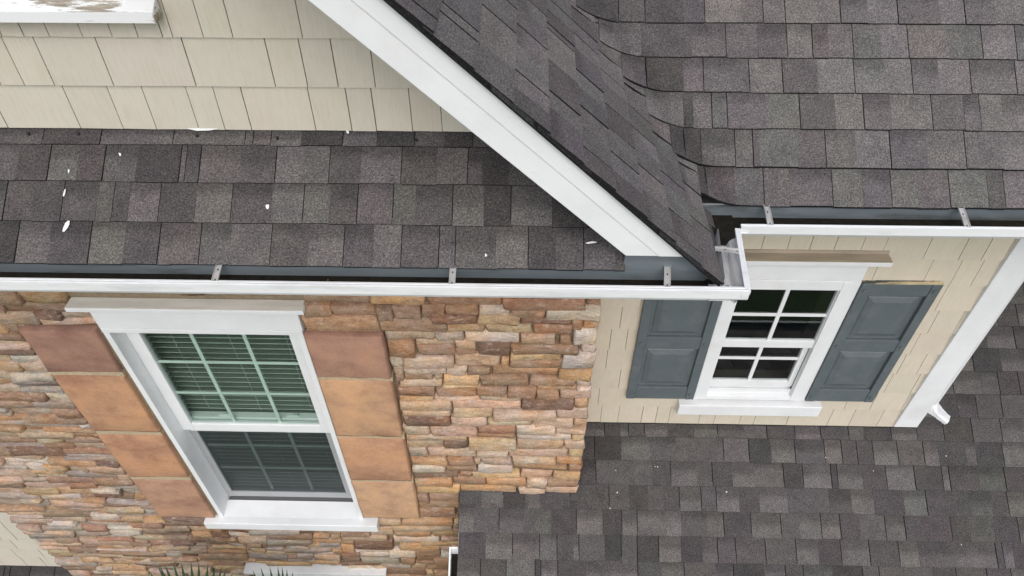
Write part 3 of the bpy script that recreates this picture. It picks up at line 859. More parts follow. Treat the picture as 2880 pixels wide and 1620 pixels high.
# quoin slabs either side of the tall window
QC = [(0.36, 0.205, 0.155), (0.51, 0.29, 0.175), (0.50, 0.275, 0.17), (0.46, 0.27, 0.185)]
QR = [(0.43, 0.245, 0.18), (0.54, 0.325, 0.20), (0.51, 0.29, 0.18), (0.56, 0.35, 0.22)]
def slab(x0, x1, z0, z1, col, r, yf=2.074):
    mb = MB()
    e = 0.006
    n = 6
    us = [0, 0.022] + [i / 5 for i in range(1, 5)] + [0.968, 1]
    vs = [0, 0.03, 0.35, 0.7, 0.97, 1]
    for j, v in enumerate(vs):
        for i, u in enumerate(us):
            ed = i in (0, len(us) - 1) or j in (0, len(vs) - 1)
            mb.v.append((x0 + u * (x1 - x0) + (r.uniform(-0.005, 0.005) if ed else 0), yf + (r.uniform(0.002, 0.006) if ed else r.uniform(-0.0008, 0.0008)), z0 + v * (z1 - z0) + (r.uniform(-0.003, 0.003) if ed else 0)))
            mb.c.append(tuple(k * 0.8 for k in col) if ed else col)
    W = len(us)
    for j in range(len(vs) - 1):
        for i in range(W - 1):
            a = j * W + i
            mb.f.append((a, a + 1, a + W + 1, a + W)); mb.m.append(0)
    ring = list(range(W)) + [k * W + W - 1 for k in range(1, len(vs))] + [(len(vs) - 1) * W + i for i in range(W - 2, -1, -1)] + [k * W for k in range(len(vs) - 2, 0, -1)]
    b = len(mb.v)
    for k in ring:
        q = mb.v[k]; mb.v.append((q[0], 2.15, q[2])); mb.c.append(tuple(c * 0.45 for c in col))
    for k in range(len(ring)):
        k2 = (k + 1) % len(ring)
        mb.f.append((ring[k], b + k, b + k2, ring[k2])); mb.m.append(0)
    return mb
r = random.Random(3)
for (x0, x1, zs, cols) in ((-2.302, -1.947, ((-2.432, -2.738), (-2.764, -3.255), (-3.285, -3.733), (-3.763, -4.232)), QC),
                           (-0.998, -0.641, ((-2.440, -2.752), (-2.768, -3.262), (-3.278, -3.726), (-3.742, -4.192)), QR)):
    for (z1, z0), c in zip(zs, cols):
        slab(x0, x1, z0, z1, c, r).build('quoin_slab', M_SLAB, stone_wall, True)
for x0, x1, zz in ((-2.30, -1.946, (-2.751, -3.27, -3.748)), (-0.997, -0.634, (-2.760, -3.27, -3.734))):
    for z in zz:
        MB().box(x0, x1, 2.0785, 2.13, z - 0.017, z + 0.017).build('mortar_joint', M_JOINT, stone_wall)
MB().box(-2.32, -2.29, 2.106, 2.14, -4.224, -2.43).build('mortar_joint', M_JOINT, stone_wall)
MB().box(-2.30, -1.94, 2.105, 2.14, -4.262, -4.226).build('mortar_joint', M_JOINT, stone_wall)

# --- shake walls
def clip(poly, f):
    """keep the part of a polygon [(x, z)] where f(x, z) <= 0"""
    out = []
    for i in range(len(poly)):
        a, b = poly[i], poly[(i + 1) % len(poly)]
        fa, fb = f(*a), f(*b)
        if fa <= 0:
            out.append(a)
        if (fa < 0 < fb) or (fb < 0 < fa):
            t = fa / (fa - fb)
            out.append((a[0] + (b[0] - a[0]) * t, a[1] + (b[1] - a[1]) * t))
    return out

def shake(poly, y, z0, z1, col, r):
    """a shingle of the wall: proud at the butt (z0), thin at the top"""
    def yy(z): return y - 0.0055 - 0.011 * (z1 - z) / (z1 - z0)
    mb = MB()
    n = len(poly)
    mb.v += [(x, yy(z), z) for x, z in poly] + [(x, y + 0.002, z) for x, z in poly]
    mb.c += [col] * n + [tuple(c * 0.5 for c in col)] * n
    mb.f.append(tuple(range(n))); mb.m.append(0)
    for i in range(n):
        j = (i + 1) % n
        mb.f.append((i, n + i, n + j, j)); mb.m.append(0)
    return mb

def shake_rows(rows, y, xa, xb, col, r, mask=None, gap=0.0038, holes=()):
    out = []
    for (z0, z1, joints) in rows:
        js = sorted(j for j in joints if xa + 0.03 < j < xb - 0.03)
        edges = [xa] + js + [xb]
        full = []
        for a, b in zip(edges, edges[1:]):
            while b - a > 0.34 and not (a in js and b in js):
                c = a + r.uniform(0.12, 0.27)
                full.append((a, c)); a = c
            full.append((a, b))
        for a, b in full:
            g = gap * r.uniform(0.6, 1.15)
            poly = [(a + g / 2, z0 + r.uniform(-0.0012, 0.0012)), (b - g / 2, z0 + r.uniform(-0.0012, 0.0012)), (b - g / 2, z1 + 0.012), (a + g / 2, z1 + 0.012)]
            if mask:
                poly = clip(poly, mask)
            if len(poly) < 3:
                continue
            if any(a > h[0] and b < h[1] and z0 > h[2] and z1 < h[3] for h in holes):
                continue
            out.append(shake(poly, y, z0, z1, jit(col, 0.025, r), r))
    return out

BEIGE_L = (0.585, 0.54, 0.455)
BEIGE_R = (0.615, 0.55, 0.445)
# gable wall
GY = 2.067
gw = MB()
gw.prism([(-3.6, GY + 0.003, -1.9), (0.30, GY + 0.003, -1.9), (0.30, GY + 0.003, zg(0.30) - 0.03), (-1.5, GY + 0.003, zg(-1.5) - 0.05), (-3.6, GY + 0.003, -1.60)], (0, 0.15, 0))
gable_wall = gw.build('gable_wall', M_BACK, house, label='gable wall of wide pale beige shakes above the pent roof')
r = random.Random(61)
gz = [-1.341, -1.179, -1.013, -0.848, -0.683, -0.518, -0.353]
rows = []
for k in range(6):
    js = list(GABLE_JOINTS[k]) if k < 3 else []
    lo = min(js) if js else 0.2
    xx = lo - r.uniform(0.12, 0.25)
    while xx > -3.2:
        js.append(xx); xx -= r.uniform(0.12, 0.3)
    rows.append((gz[k], gz[k + 1], js))
msk = lambda x, z: z - (zg(x) - 0.03)
sh = shake_rows(rows, GY, -3.3, 0.28, BEIGE_L, r, msk, 0.0034)
build_pieces(sh, 'shake', 'small_shakes', M_SIDE, gable_wall, 280)
fl = MB()                                                    # flashing bent up under the lowest shakes
fl.prism([(-1.15, GY - 0.018, -1.338), (-1.05, GY - 0.018, -1.338), (-1.075, GY - 0.020, -1.3425), (-1.12, GY - 0.021, -1.3435)], (0, 0.004, 0.002))
fl.build('flashing', M_WHITE, gable_wall)

# wall with the small window
VY = 2.48
vw = MB()
for (x0, x1, z0, z1) in ((0.32, 1.04, -H, -1.74), (1.56, 2.36, -H, -1.74), (1.04, 1.56, -2.46, -1.74), (1.04, 1.56, -H, -3.36)):
    vw.box(x0, x1, VY + 0.003, VY + 0.16, z0, z1)
vw.box(2.20, 2.3595, VY + 0.16, 8.0, -H, -1.0)
siding_wall = vw.build('siding_wall', M_BACK, house, label='beige shake wall round the small window with slate shutters')
r = random.Random(71)
vz = [-3.668, -3.496, -3.328, -3.151, -2.980, -2.808, -2.637, -2.458, -2.288, -2.116, -1.944, -1.77]
rows = []
for k in range(11):
    i = 8 - k
    js = list(WALL_JOINTS[i]) if 0 <= i < 9 else [0.6, 0.9, 1.2, 1.5, 1.8, 2.0]
    rows.append((vz[k], vz[k + 1], js))
sh = shake_rows(rows, VY, 0.33, 2.31, BEIGE_R, r, None, 0.003)
sh = [s for s in sh if not (min(p[0] for p in s.v) > 1.0 and max(p[0] for p in s.v) < 1.6 and min(p[2] for p in s.v) > -3.36 and max(p[2] for p in s.v) < -2.44)]
# open the wall where the sashes sit
def cut_hole(s, hx0, hx1, hz0, hz1):
    return s
holes = (1.045, 1.555, -3.35, -2.47)
kept = []
for k in range(len(sh)):
    kept.append(sh[k])
sh2 = []
for (z0, z1, js) in rows:
    pass
for s in kept:
    x0 = min(p[0] for p in s.v); x1 = max(p[0] for p in s.v); z0 = min(p[2] for p in s.v); z1 = max(p[2] for p in s.v)
    if z1 < holes[2] + 0.0 or z0 > holes[3] - 0.0 or x1 < holes[0] or x0 > holes[1]:
        sh2.append(s); continue
    for a, b in ((x0, min(x1, 1.02)), (max(x0, 1.58), x1)):
        if b - a > 0.03 and (z0 > holes[2] - 0.18 and z1 < holes[3] + 0.19):
            sh2.append(shake([(a, z0), (b, z0), (b, z1), (a, z1)], VY, z0, z1 - 0.012, s.c[0], r))
build_pieces(sh2, 'shake', 'small_shakes', M_SIDE, siding_wall, 280)

# shake wall at the far left, set back behind the stone
LY = 2.60
lw = MB()
lw.box(-6.0, -3.2, LY + 0.003, LY + 0.15, -H, -1.74)
lwall = lw.build('siding_wall', M_BACK, house, label='small patch of beige shakes past the stone edge at bottom left')
r = random.Random(81)
rows = []
z = -6.255
for k in range(14):
    js = []
    xx = -3.25 - r.uniform(0, 0.2)
    while xx > -5.4:
        js.append(xx); xx -= r.uniform(0.12, 0.24)
    rows.append((z, z + 0.172, js)); z += 0.172
sh = shake_rows(rows, LY, -5.5, -3.22, BEIGE_L, r, None, 0.006)
build_pieces(sh, 'shake', 'small_shakes', M_SIDE, lwall, 150)
zq = lambda x, y: -6.262 + 0.577 * (y - 2.58)
lr = MB()
lr.poly([(-6, 1.3, zq(0, 1.3) - dk), (-3.33, 1.3, zq(0, 1.3) - dk), (-3.33, 2.6, zq(0, 2.6) - dk), (-6, 2.6, zq(0, 2.6) - dk)])
leanto = lr.build('porch_roof', M_DECK, house, label='dark corner of a low shingle roof at bottom left')
pieces = []
for k in range(5):
    t0 = 2.45 - 0.1235 * k
    pieces += course(zq, random_cells(-5.6, -3.36, r, 0.14, 0.24, 'MPDD', (1, 2, 3, 2), 0.9), -3.36, t0, t0 + 0.1235 if k else 2.585, r, 0.75, 0.005, 0.001, gap=0.008, head=0.02 if k else 0)
build_pieces(pieces, 'shingle', 'shingle_course', M_SH, leanto, 100)

# back of the house
bk = MB()
bk.box(-3.09, 0.09, 2.95, 3.05, -H, -1.75)
bk.build('inner_wall', M_DARK, house)

# ================================================================== trim: rake, fascias, soffits, corner board
def rake(mb, xa, xb, ya, yb, d0, d1):
    """a board along the rake: d0/d1 vertical distances below the shingle line at its top and bottom edge"""
    mb.prism([(xa, ya, zg(xa) - d0), (xb[0], ya, zg(xb[0]) - d0), (xb[1], ya, zg(xb[1]) - d1), (xa, ya, zg(xa) - d1)], (0, yb - ya, 0))
rb = MB()
zb = -1.529
def xat(dv): return -0.3177 + (-0.708 - dv - zb) / 0.9675
rake(rb, -1.5, (xat(0.108), xat(0.208)), 1.648, 1.680, 0.108, 0.208)
rake_board = rb.build('rake_board', M_WHITE, house, bevel=0.002, label='wide white board running diagonally down the gable edge')
rt = MB()
rake(rt, -1.5, (xat(0.023), xat(0.108)), 1.6445, 1.680, 0.023, 0.108)
rt.build('rake_trim', M_WHITE, rake_board, bevel=0.004)
nh = MB()
for xx, dd in ((-0.16, 0.14), (0.02, 0.17), (0.12, 0.06), (0.2, 0.14), (0.36, 0.16), (0.29, 0.055), (-0.05, 0.06), (0.31, 0.19)):
    c = [(xx + 0.0028 * math.cos(t), 1.6475 if dd > 0.108 else 1.644, zg(xx) - dd + 0.0028 * math.sin(t)) for t in [i * math.pi / 4 for i in range(8)]]
    nh.prism(c, (0, -0.0012, 0))
nh.build('nail_heads', M_WHITE, rake_board)
so = MB()
so.prism([(-1.5, 1.681, zg(-1.5) - 0.20), (xat(0.20), 1.681, zb - 0.0), (xat(0.20), GY - 0.02, zb - 0.0), (-1.5, GY - 0.02, zg(-1.5) - 0.20)], (0, 0, 0.012))
so.box(-3.7, 0.70, 1.726, 2.12, -1.752, -1.74)
so.box(0.325, 4.3, 2.146, 2.476, -1.80, -1.788)
so.build('soffit', M_WHITE, house)
fa = MB()
fa.box(-3.7, 0.60, 1.706, 1.724, -1.74, -1.642)
fa.build('fascia_board', M_WHITE, house)
fa = MB()
fa.box(0.60, 4.3, 2.122, 2.145, -1.80, -1.70)
fa.build('fascia_board', M_WHITE, house)
fa = MB()
fa.box(0.590, 0.604, 1.700, 1.86, -1.78, -1.650)
fa.build('fascia_board', M_WHITE, house)
bp = MB()                                             # bent metal behind the gutter, seen under the shingle edge
bp.box(-3.7, 0.6, 1.691, 1.6965, -1.735, -1.630)
bp.prism([(0.322, 1.6912, -1.540), (0.50, 1.6912, -1.540), (0.580, 1.6912, -1.625), (0.580, 1.6912, -1.6295), (0.322, 1.6912, -1.6295)], (0, 0.007, 0))
bp.build('drip_flashing', M_GIN, house)
bp = MB()
bp.box(0.655, 4.3, 2.1035, 2.1115, -1.80, -1.694)
bp.build('drip_flashing', M_GIN, house)
cb = MB()
cb.box(2.232, 2.372, 2.452, 2.60, -3.655, -1.79)
cb.build('corner_board', M_WHITE, house, bevel=0.003, label='long white corner board at the right end of the shake wall')

# ================================================================== windows
# tall window in the stone wall
win = MB()
for x0, x1, z0, z1, y0, y1 in ((-1.925, -1.897, -4.235, -2.45, 2.088, 2.30), (-1.032, -1.004, -4.235, -2.45, 2.088, 2.30), (-1.925, -1.004, -2.452, -2.424, 2.086, 2.30)):
    win.box(x0, x1, y0, y1, z0, z1)
tall = win.build('sash_window', M_WHITE, house, bevel=0.002, label='tall white double hung window set in the stone wall, blinds down')
def rect_frame(x0, x1, z0, z1, l, rr, t, b, y0, y1):
    mb = MB()
    mb.box(x0, x0 + l, y0, y1, z0, z1)
    mb.box(x1 - rr, x1, y0, y1, z0, z1)
    mb.box(x0 + l, x1 - rr, y0 + 0.0015, y1, z1 - t, z1)
    mb.box(x0 + l, x1 - rr, y0 + 0.0015, y1, z0, z0 + b)
    return mb
rect_frame(-1.896, -1.033, -3.378, -2.452, 0.064, 0.082, 0.094, 0.060, 2.172, 2.205).build('sash', M_WHITE, tall, bevel=0.003)
rect_frame(-1.896, -1.033, -4.203, -3.36, 0.040, 0.088, 0.075, 0.057, 2.212, 2.245).build('sash', M_ALU, tall, bevel=0.003)
mr = MB(); mr.box(-1.885, -1.045, 2.206, 2.2105, -3.438, -3.395)
mr.build('meeting_rail', M_WHITE, tall, bevel=0.002)
MB().box(-1.885, -1.045, 2.2112, 2.250, -3.359, -3.303).build('meeting_rail', M_WHITE, tall, bevel=0.003)
p = MB(); p.box(-1.834, -1.113, 2.184, 2.190, -3.32, -2.54)
p.build('pane', M_GLASS, tall)
p = MB(); p.box(-1.858, -1.119, 2.226, 2.232, -4.147, -3.433)
p.build('pane', M_GLASS, tall)
scn = MB(); scn.poly([(-1.858, 2.222, -4.147), (-1.119, 2.222, -4.147), (-1.119, 2.222, -3.433), (-1.858, 2.222, -3.433)])
scn.build('insect_screen', M_SCREEN, tall)
for x in (-1.598, -1.343):
    q = MB(); q.box(x - 0.009, x + 0.009, 2.1925, 2.198, -3.32, -2.54); q.build('muntin', M_GRILLE, tall)
    q = MB(); q.box(x - 0.009, x + 0.009, 2.2345, 2.240, -4.147, -3.433); q.build('muntin', M_GRILLE, tall)
for z, yv, x0 in ((-2.795, 2.193, -1.834), (-3.055, 2.193, -1.834), (-3.63, 2.235, -1.858), (-3.88, 2.235, -1.858)):
    q = MB(); q.box(x0, -1.113 if yv < 2.2 else -1.119, yv, yv + 0.004, z - 0.009, z + 0.009); q.build('muntin', M_GRILLE, tall)
lk = MB()
for x in (-1.66, -1.28):
    lk.box(x - 0.03, x + 0.03, 2.218, 2.240, -3.303, -3.290)
    lk.box(x + 0.005, x + 0.04, 2.214, 2.222, -3.295, -3.283)
lk.build('sash_lock', M_WHITE, tall, bevel=0.002)
st = MB()
st.prism([(-1.897, 2.197, -4.222), (-1.897, 2.088, -4.236), (-1.897, 2.088, -4.262), (-1.897, 2.197, -4.262)], (0.865, 0, 0))
MB().box(-1.897, -1.032, 2.1975, 2.30, -4.262, -4.232).build('sill_slot', make_plain('slot_grey', (0.16, 0.16, 0.165), 0.8), tall)
st.build('sill_slope', M_WHITE, tall)
si = MB(); si.box(-2.012, -0.912, 2.040, 2.115, -4.312, -4.236)
si.build('sill', M_WHITE, tall, bevel=0.004)
hd = MB(); hd.box(-1.928, -1.0, 2.088, 2.13, -2.4225, -2.285)
hd.build('header_board', M_WHITE, tall, bevel=0.003)
ca = MB(); ca.box(-2.004, -0.958, 2.058, 2.13, -2.284, -2.262)
ca.build('header_cap', M_WHITE, tall, bevel=0.003)
ca = MB(); ca.box(-2.001, -0.961, 2.061, 2.125, -2.261, -2.2585)
ca.build('cap_flashing', M_CAPTOP2, tall)
ck = MB(); ck.box(-1.948, -1.926, 2.098, 2.14, -4.23, -2.43)
ck.build('caulk_joint', M_MORTAR, tall)
rm = MB()
rm.box(-2.2, -0.7, 2.60, 2.61, -4.6, -2.2); rm.box(-2.2, -2.19, 2.33, 2.60, -4.6, -2.2); rm.box(-0.71, -0.70, 2.33, 2.60, -4.6, -2.2); rm.box(-2.2, -0.7, 2.33, 2.60, -4.61, -4.6); rm.box(-2.2, -0.7, 2.33, 2.60, -2.2, -2.19)
rm.build('room_lining', make_plain('room_paint', (0.30, 0.33, 0.31), 0.9), tall)

# blind hanging behind the glass
blind = thing('window_blind', (-1.465, 2.29, -4.2), 'pale horizontal slat blind hanging behind the tall window glass', 'blind')
q = MB(); q.box(-1.89, -1.04, 2.262, 2.310, -2.49, -2.455); q.build('headrail', M_BLIND, blind)
z = -2.525
sl = None
while z > -4.17:
    q = MB()
    fall = 0.024                                 # slats tipped, the room edge low
    q.prism([(-1.885, 2.262, z), (-1.885, 2.2635, z + 0.0034), (-1.885, 2.308, z + 0.003 - fall), (-1.885, 2.307, z - fall)], (0.84, 0, 0))
    q.build('slat', M_BLIND, blind)
    z -= 0.0405
for x in (-1.75, -1.465, -1.18):
    q = MB(); q.box(x - 0.001, x + 0.001, 2.264, 2.266, -4.17, -2.49); q.build('cord', M_BLIND, blind)

# small window between the shutters
w2 = MB()
for x0, x1, z0, z1, y0 in ((0.984, 1.055, -3.402, -2.428, 2.452), (1.538, 1.621, -3.402, -2.428, 2.452), (1.055, 1.538, -2.492, -2.428, 2.4535), (1.055, 1.538, -3.402, -3.372, 2.4535)):
    w2.box(x0, x1, y0, 2.489, z0, z1)
small = w2.build('sash_window', M_WHITE, house, bevel=0.003, label='small white four over four window between slate shutters')
rect_frame(1.0555, 1.5375, -2.942, -2.4925, 0.004, 0.004, 0.004, 0.057, 2.462, 2.485).build('sash', M_WHITE, small, bevel=0.002)
rect_frame(1.0555, 1.5375, -3.318, -2.944, 0.006, 0.030, 0.002, 0.045, 2.492, 2.515).build('sash', M_WHITE, small, bevel=0.002)
p = MB(); p.box(1.059, 1.534, 2.4735, 2.479, -2.886, -2.495); p.build('pane', M_GLASS2, small)
p = MB(); p.box(1.061, 1.508, 2.503, 2.509, -3.274, -2.945); p.build('pane', M_GLASS2, small)
for args in ((1.283, 1.303, -2.886, -2.496, 2.4665), (1.276, 1.296, -3.273, -2.946, 2.4965)):
    q = MB(); q.box(args[0], args[1], args[4], args[4] + 0.006, args[2], args[3]); q.build('muntin', M_WHITE, small)
for x0, x1, z, yv in ((1.059, 1.534, -2.687, 2.4675), (1.061, 1.508, -3.075, 2.4975)):
    q = MB(); q.box(x0, x1, yv, yv + 0.004, z - 0.010, z + 0.010); q.build('muntin', M_WHITE, small)
tk = MB()
tk.box(1.056, 1.537, 2.488, 2.56, -3.371, -3.345); tk.box(1.056, 1.537, 2.480, 2.4875, -3.371, -3.335); tk.box(1.056, 1.537, 2.500, 2.506, -3.344, -3.320)
tk.build('sill_track', M_WHITE, small)
q = MB(); q.box(0.903, 1.726, 2.418, 2.474, -3.512, -3.419); q.build('sill', M_WHITE, small, bevel=0.004)
q = MB(); q.box(0.984, 1.621, 2.4565, 2.4785, -2.4265, -2.284); q.build('header_board', M_WHITE, small, bevel=0.003)
q = MB(); q.box(0.915, 1.690, 2.404, 2.4785, -2.283, -2.258); q.build('header_cap', M_WHITE, small, bevel=0.003)
q = MB(); q.box(0.918, 1.687, 2.407, 2.470, -2.2575, -2.2545); q.prism([(0.918, 2.4625, -2.2545), (0.918, 2.466, -2.2545), (0.918, 2.466, -2.236), (0.918, 2.4625, -2.236)], (0.769, 0, 0))
q.build('cap_flashing', M_CAPTOP, small)
q = MB()
q.box(0.5, 2.19, 3.6, 3.61, -3.9, -2.2); q.box(0.5, 0.51, 2.645, 3.6, -3.9, -2.2); q.box(2.18, 2.19, 2.645, 3.6, -3.9, -2.2); q.box(0.5, 2.19, 2.645, 3.6, -3.91, -3.9); q.box(0.5, 2.19, 2.645, 3.6, -2.2, -2.19)
q.build('room_lining', M_DARK, small)

# window of the gable, only its flaking sill shows
gwin = MB()
for x0, x1, z0, z1 in ((-1.90, -1.82, -0.915, -0.1), (-1.26, -1.18, -0.915, -0.1), (-1.82, -1.26, -0.18, -0.1), (-1.82, -1.26, -0.915, -0.86)):
    gwin.box(x0, x1, GY - 0.035, GY - 0.004, z0, z1)
gwin = gwin.build('sash_window', M_WHITE, house, label='gable window whose flaking white sill shows at top left')
q = MB(); q.box(-1.80, -1.28, GY - 0.022, GY - 0.018, -0.85, -0.19); q.build('pane', M_GLASS2, gwin)
q = MB()
q.prism([(-1.95, 2.030, -0.945), (-1.95, 2.058, -0.916), (-1.95, 2.0585, -0.932), (-1.95, 2.031, -0.960)], (0.838, 0, 0))
q2 = MB(); q2.prism([(-1.95, 1.975, -0.905), (-1.95, 2.046, -0.885), (-1.95, 2.046, -0.945), (-1.95, 1.978, -0.945)], (0.838, 0, 0))
GS0, GS1 = 2.0, 2.046
sm = MB()
sm.prism([(-1.95, 1.998, -0.909), (-1.95, GS1, -0.880), (-1.95, GS1, -0.9435), (-1.95, 1.998, -0.9435)], (0.858, 0, 0))
sm.build('sill', M_SILLP, gwin, bevel=0.003)
sf = MB(); sf.box(-1.95, -1.095, 1.9945, 1.9975, -0.942, -0.9105)
sf.build('sill_front', M_SILLF, gwin)

# head of the window on the floor below
lowwin = MB(); lowwin.box(-1.972, -0.958, 2.05, 2.125, -5.04, -5.0); lowwin.box(-1.93, -1.0, 2.085, 2.125, -5.18, -5.0405); lowwin.box(-1.90, -1.03, 2.10, 2.126, -6.6, -5.181)
lowwin.build('window_header', M_WHITE, house, bevel=0.003, label='white head trim behind the palm leaves at the bottom edge')

# ================================================================== gutters
def gutter_profile(depth=0.112, height=0.085):
    """(out, up): out = away from the fascia, 0 up = rim"""
    return [(0.0, -0.004), (0.0, -height), (depth * 0.62, -height), (depth * 0.70, -height * 0.70), (depth * 0.80, -height * 0.60), (depth * 0.97, -height * 0.50), (depth, -height * 0.42), (depth, 0.0)]

def sweep(mb, prof, frames, mat, close=False):
    """frames: list of functions (out, up) -> point"""
    n = len(prof)
    b = len(mb.v)
    for fr in frames:
        for o_, u_ in prof:
            mb.v.append(tuple(fr(o_, u_))); mb.c.append((1, 1, 1))
    for k in range(len(frames) - 1):
        for i in range(n - 1):
            a = b + k * n + i
            mb.f.append((a, a + 1, a + n + 1, a + n)); mb.m.append(mat)

def trough(f0, f1, depth, height, lip):
    """white outside, worn inside, folded rim"""
    mb = MB()
    P = gutter_profile(depth, height)
    inner = [(max(o_ - 0.0025, 0.002) if i > 1 else 0.002, u_ + (0.0025 if 0 < i < 3 else 0)) for i, (o_, u_) in enumerate(P)]
    sweep(mb, P, (f0, f1), 0)
    sweep(mb, inner[::-1], (f0, f1), 1)
    hem = [(depth + 0.0012, -0.012), (depth + 0.0012, 0.0015), (depth - 0.004, 0.003), (depth - lip * 0.55, 0.0012), (depth - lip * 0.62, 0.0028), (depth - lip, 0.002), (depth - lip, -0.006), (depth - 0.003, -0.006)]
    sweep(mb, hem, (f0, f1), 0)
    return mb

def endcap(mb, fr, depth, height, mat=0):
    P = gutter_profile(depth, height)
    mb.poly([fr(o_, u_) for o_, u_ in P], (1, 1, 1), mat)

def hanger(p0, p1, width, parent, sag=0.0):
    """flat channel from the back (p0) to the rim (p1) with two diamond holes"""
    p0, p1 = Vector(p0), Vector(p1)
    d_ = (p1 - p0).normalized()
    s_ = d_.cross(Vector((0, 0, 1))).normalized() * (width / 2)
    n_ = s_.cross(d_).normalized()
    if n_.z < 0: n_ = -n_
    mb = MB()
    mb.prism([p0 - s_, p1 - s_, p1 + s_, p0 + s_], n_ * -0.002)
    for q in (-1, 1):
        mb.prism([p0 + s_ * q * 1.0, p1 + s_ * q * 1.0, p1 + s_ * q * 0.86, p0 + s_ * q * 0.86], n_ * 0.004)
    L = (p1 - p0).length
    for t in (0.42, 0.93):
        c = p0 + d_ * L * t + n_ * 0.0008
        mb.poly([c - d_ * 0.0055, c - s_ * 0.28, c + d_ * 0.0055, c + s_ * 0.28], (1, 1, 1), 1)
    mb.build('hanger', [M_HANG, M_HOLE], parent)

GZ = -1.624
XC, YC = 0.7166, 1.591                    # outer corner of the front gutter
fg = thing('gutter', (-1.0, 1.65, -1.72), 'long white gutter along the stone front that turns back at its right end', 'gutter')
f0 = lambda o_, u_: Vector((-3.75, 1.697 - o_, GZ + u_))
f1 = lambda o_, u_: Vector((XC - (0.106 - o_) * 0.98, 1.697 - o_, GZ + u_))
tr = trough(f0, f1, 0.106, 0.085, 0.019)
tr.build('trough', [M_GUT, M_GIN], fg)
# the return along the side of the gable roof
RX1, RY1 = 0.7445, 1.895
dirv = Vector((RX1 - XC, RY1 - YC, 0)).normalized()
nrm = Vector((dirv.y, -dirv.x, 0))
def fr_at(pt):
    return lambda o_, u_: Vector((pt[0], pt[1], GZ - 0.004 * 0)) + nrm * (o_ - 0.075) + Vector((0, 0, u_))
def mitre(o_, u_):
    t = (0.075 - o_) * 1.0
    return Vector((XC, YC, GZ)) + nrm * (o_ - 0.075) + dirv * max(0.0, t) * 0.85 + Vector((0, 0, u_))
tr = trough(mitre, fr_at((RX1, RY1)), 0.075, 0.085, 0.017)
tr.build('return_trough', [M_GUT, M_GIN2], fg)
sc = MB()
sc.box(0.690, 0.716, 1.5895, 1.5965, GZ - 0.03, GZ + 0.0042)
sc.build('corner_patch', M_GUT, fg, bevel=0.003)
fp = MB()
fp.prism([(0.606, 1.645, GZ - 0.081), (0.664, 1.645, GZ - 0.081), (0.694, 1.92, GZ - 0.079), (0.612, 1.92, GZ - 0.079)], (0, 0, 0.002))
fp.prism([(0.606, 1.622, GZ - 0.05), (0.668, 1.622, GZ - 0.05), (0.674, 1.668, GZ - 0.05), (0.606, 1.672, GZ - 0.05)], (0, 0, -0.028))
fp.build('splash_plate', M_GIN2, fg)
mk = MB(); mk.prism([(-3.74, 1.6955, GZ - 0.082), (-3.74, 1.635, GZ - 0.082), (-3.74, 1.6195, GZ - 0.053), (-3.74, 1.6955, GZ - 0.053)], (4.338, 0, 0))
mk.build('leaf_muck', M_MUCK, fg, kind='stuff')
mk = MB(); mk.box(0.6005, 0.660, 1.678, 1.700, GZ - 0.079, GZ - 0.05)
mk.build('leaf_muck', M_MUCK, fg, kind='stuff')
hanger((-1.012, 1.694, GZ + 0.006), (-1.003, 1.604, GZ + 0.003), 0.021, fg)
hanger((-0.237, 1.694, GZ + 0.006), (-0.235, 1.604, GZ + 0.003), 0.021, fg)
hanger((0.466, 1.694, GZ + 0.010), (0.454, 1.604, GZ + 0.003), 0.021, fg)
hanger((0.638, 1.787, GZ + 0.004), (0.716, 1.776, GZ + 0.003), 0.019, fg)
lf = MB(); lf.poly([(-0.664, 1.66, GZ - 0.052), (-0.657, 1.650, GZ - 0.051), (-0.654, 1.668, GZ - 0.046), (-0.660, 1.676, GZ - 0.050)])
lf = lf.build('dry_leaf', make_plain('dry_leaf', (0.16, 0.07, 0.03), 0.8))
tag(lf, 'single dry brown leaf lying in the front gutter between two hangers', 'leaf')

MZ = -1.690
mg = thing('gutter', (2.5, 2.05, -1.78), 'shorter white gutter under the main roof eave above the small window', 'gutter')
f0 = lambda o_, u_: Vector((0.783, 2.110 - o_, MZ + u_))
f1 = lambda o_, u_: Vector((4.3, 2.110 - o_, MZ + u_))
tr = trough(f0, f1, 0.124, 0.085, 0.012)
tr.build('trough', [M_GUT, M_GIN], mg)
fx = MB()
fx.box(0.60, 0.7815, 1.915, 2.103, MZ - 0.055, MZ - 0.045)
fx.build('outlet_floor', M_MUCK, mg)
mk = MB(); mk.prism([(0.64, 2.108, MZ - 0.0825), (0.64, 2.036, MZ - 0.0825), (0.64, 2.020, MZ - 0.056), (0.64, 2.108, MZ - 0.056)], (3.65, 0, 0))
mk.build('leaf_muck', M_MUCK, mg, kind='stuff')
hanger((0.895, 2.106, MZ + 0.012), (0.888, 1.992, MZ + 0.003), 0.022, mg)
hanger((1.612, 2.106, MZ + 0.012), (1.596, 1.992, MZ + 0.003), 0.022, mg)
hanger((2.33, 2.106, MZ + 0.012), (2.315, 1.992, MZ + 0.003), 0.022, mg)
jt = MB(); jt.box(0.772, 0.812, 1.976, 1.984, MZ - 0.030, MZ - 0.022)
jt.build('joint_strap', M_GUT, mg, bevel=0.002)

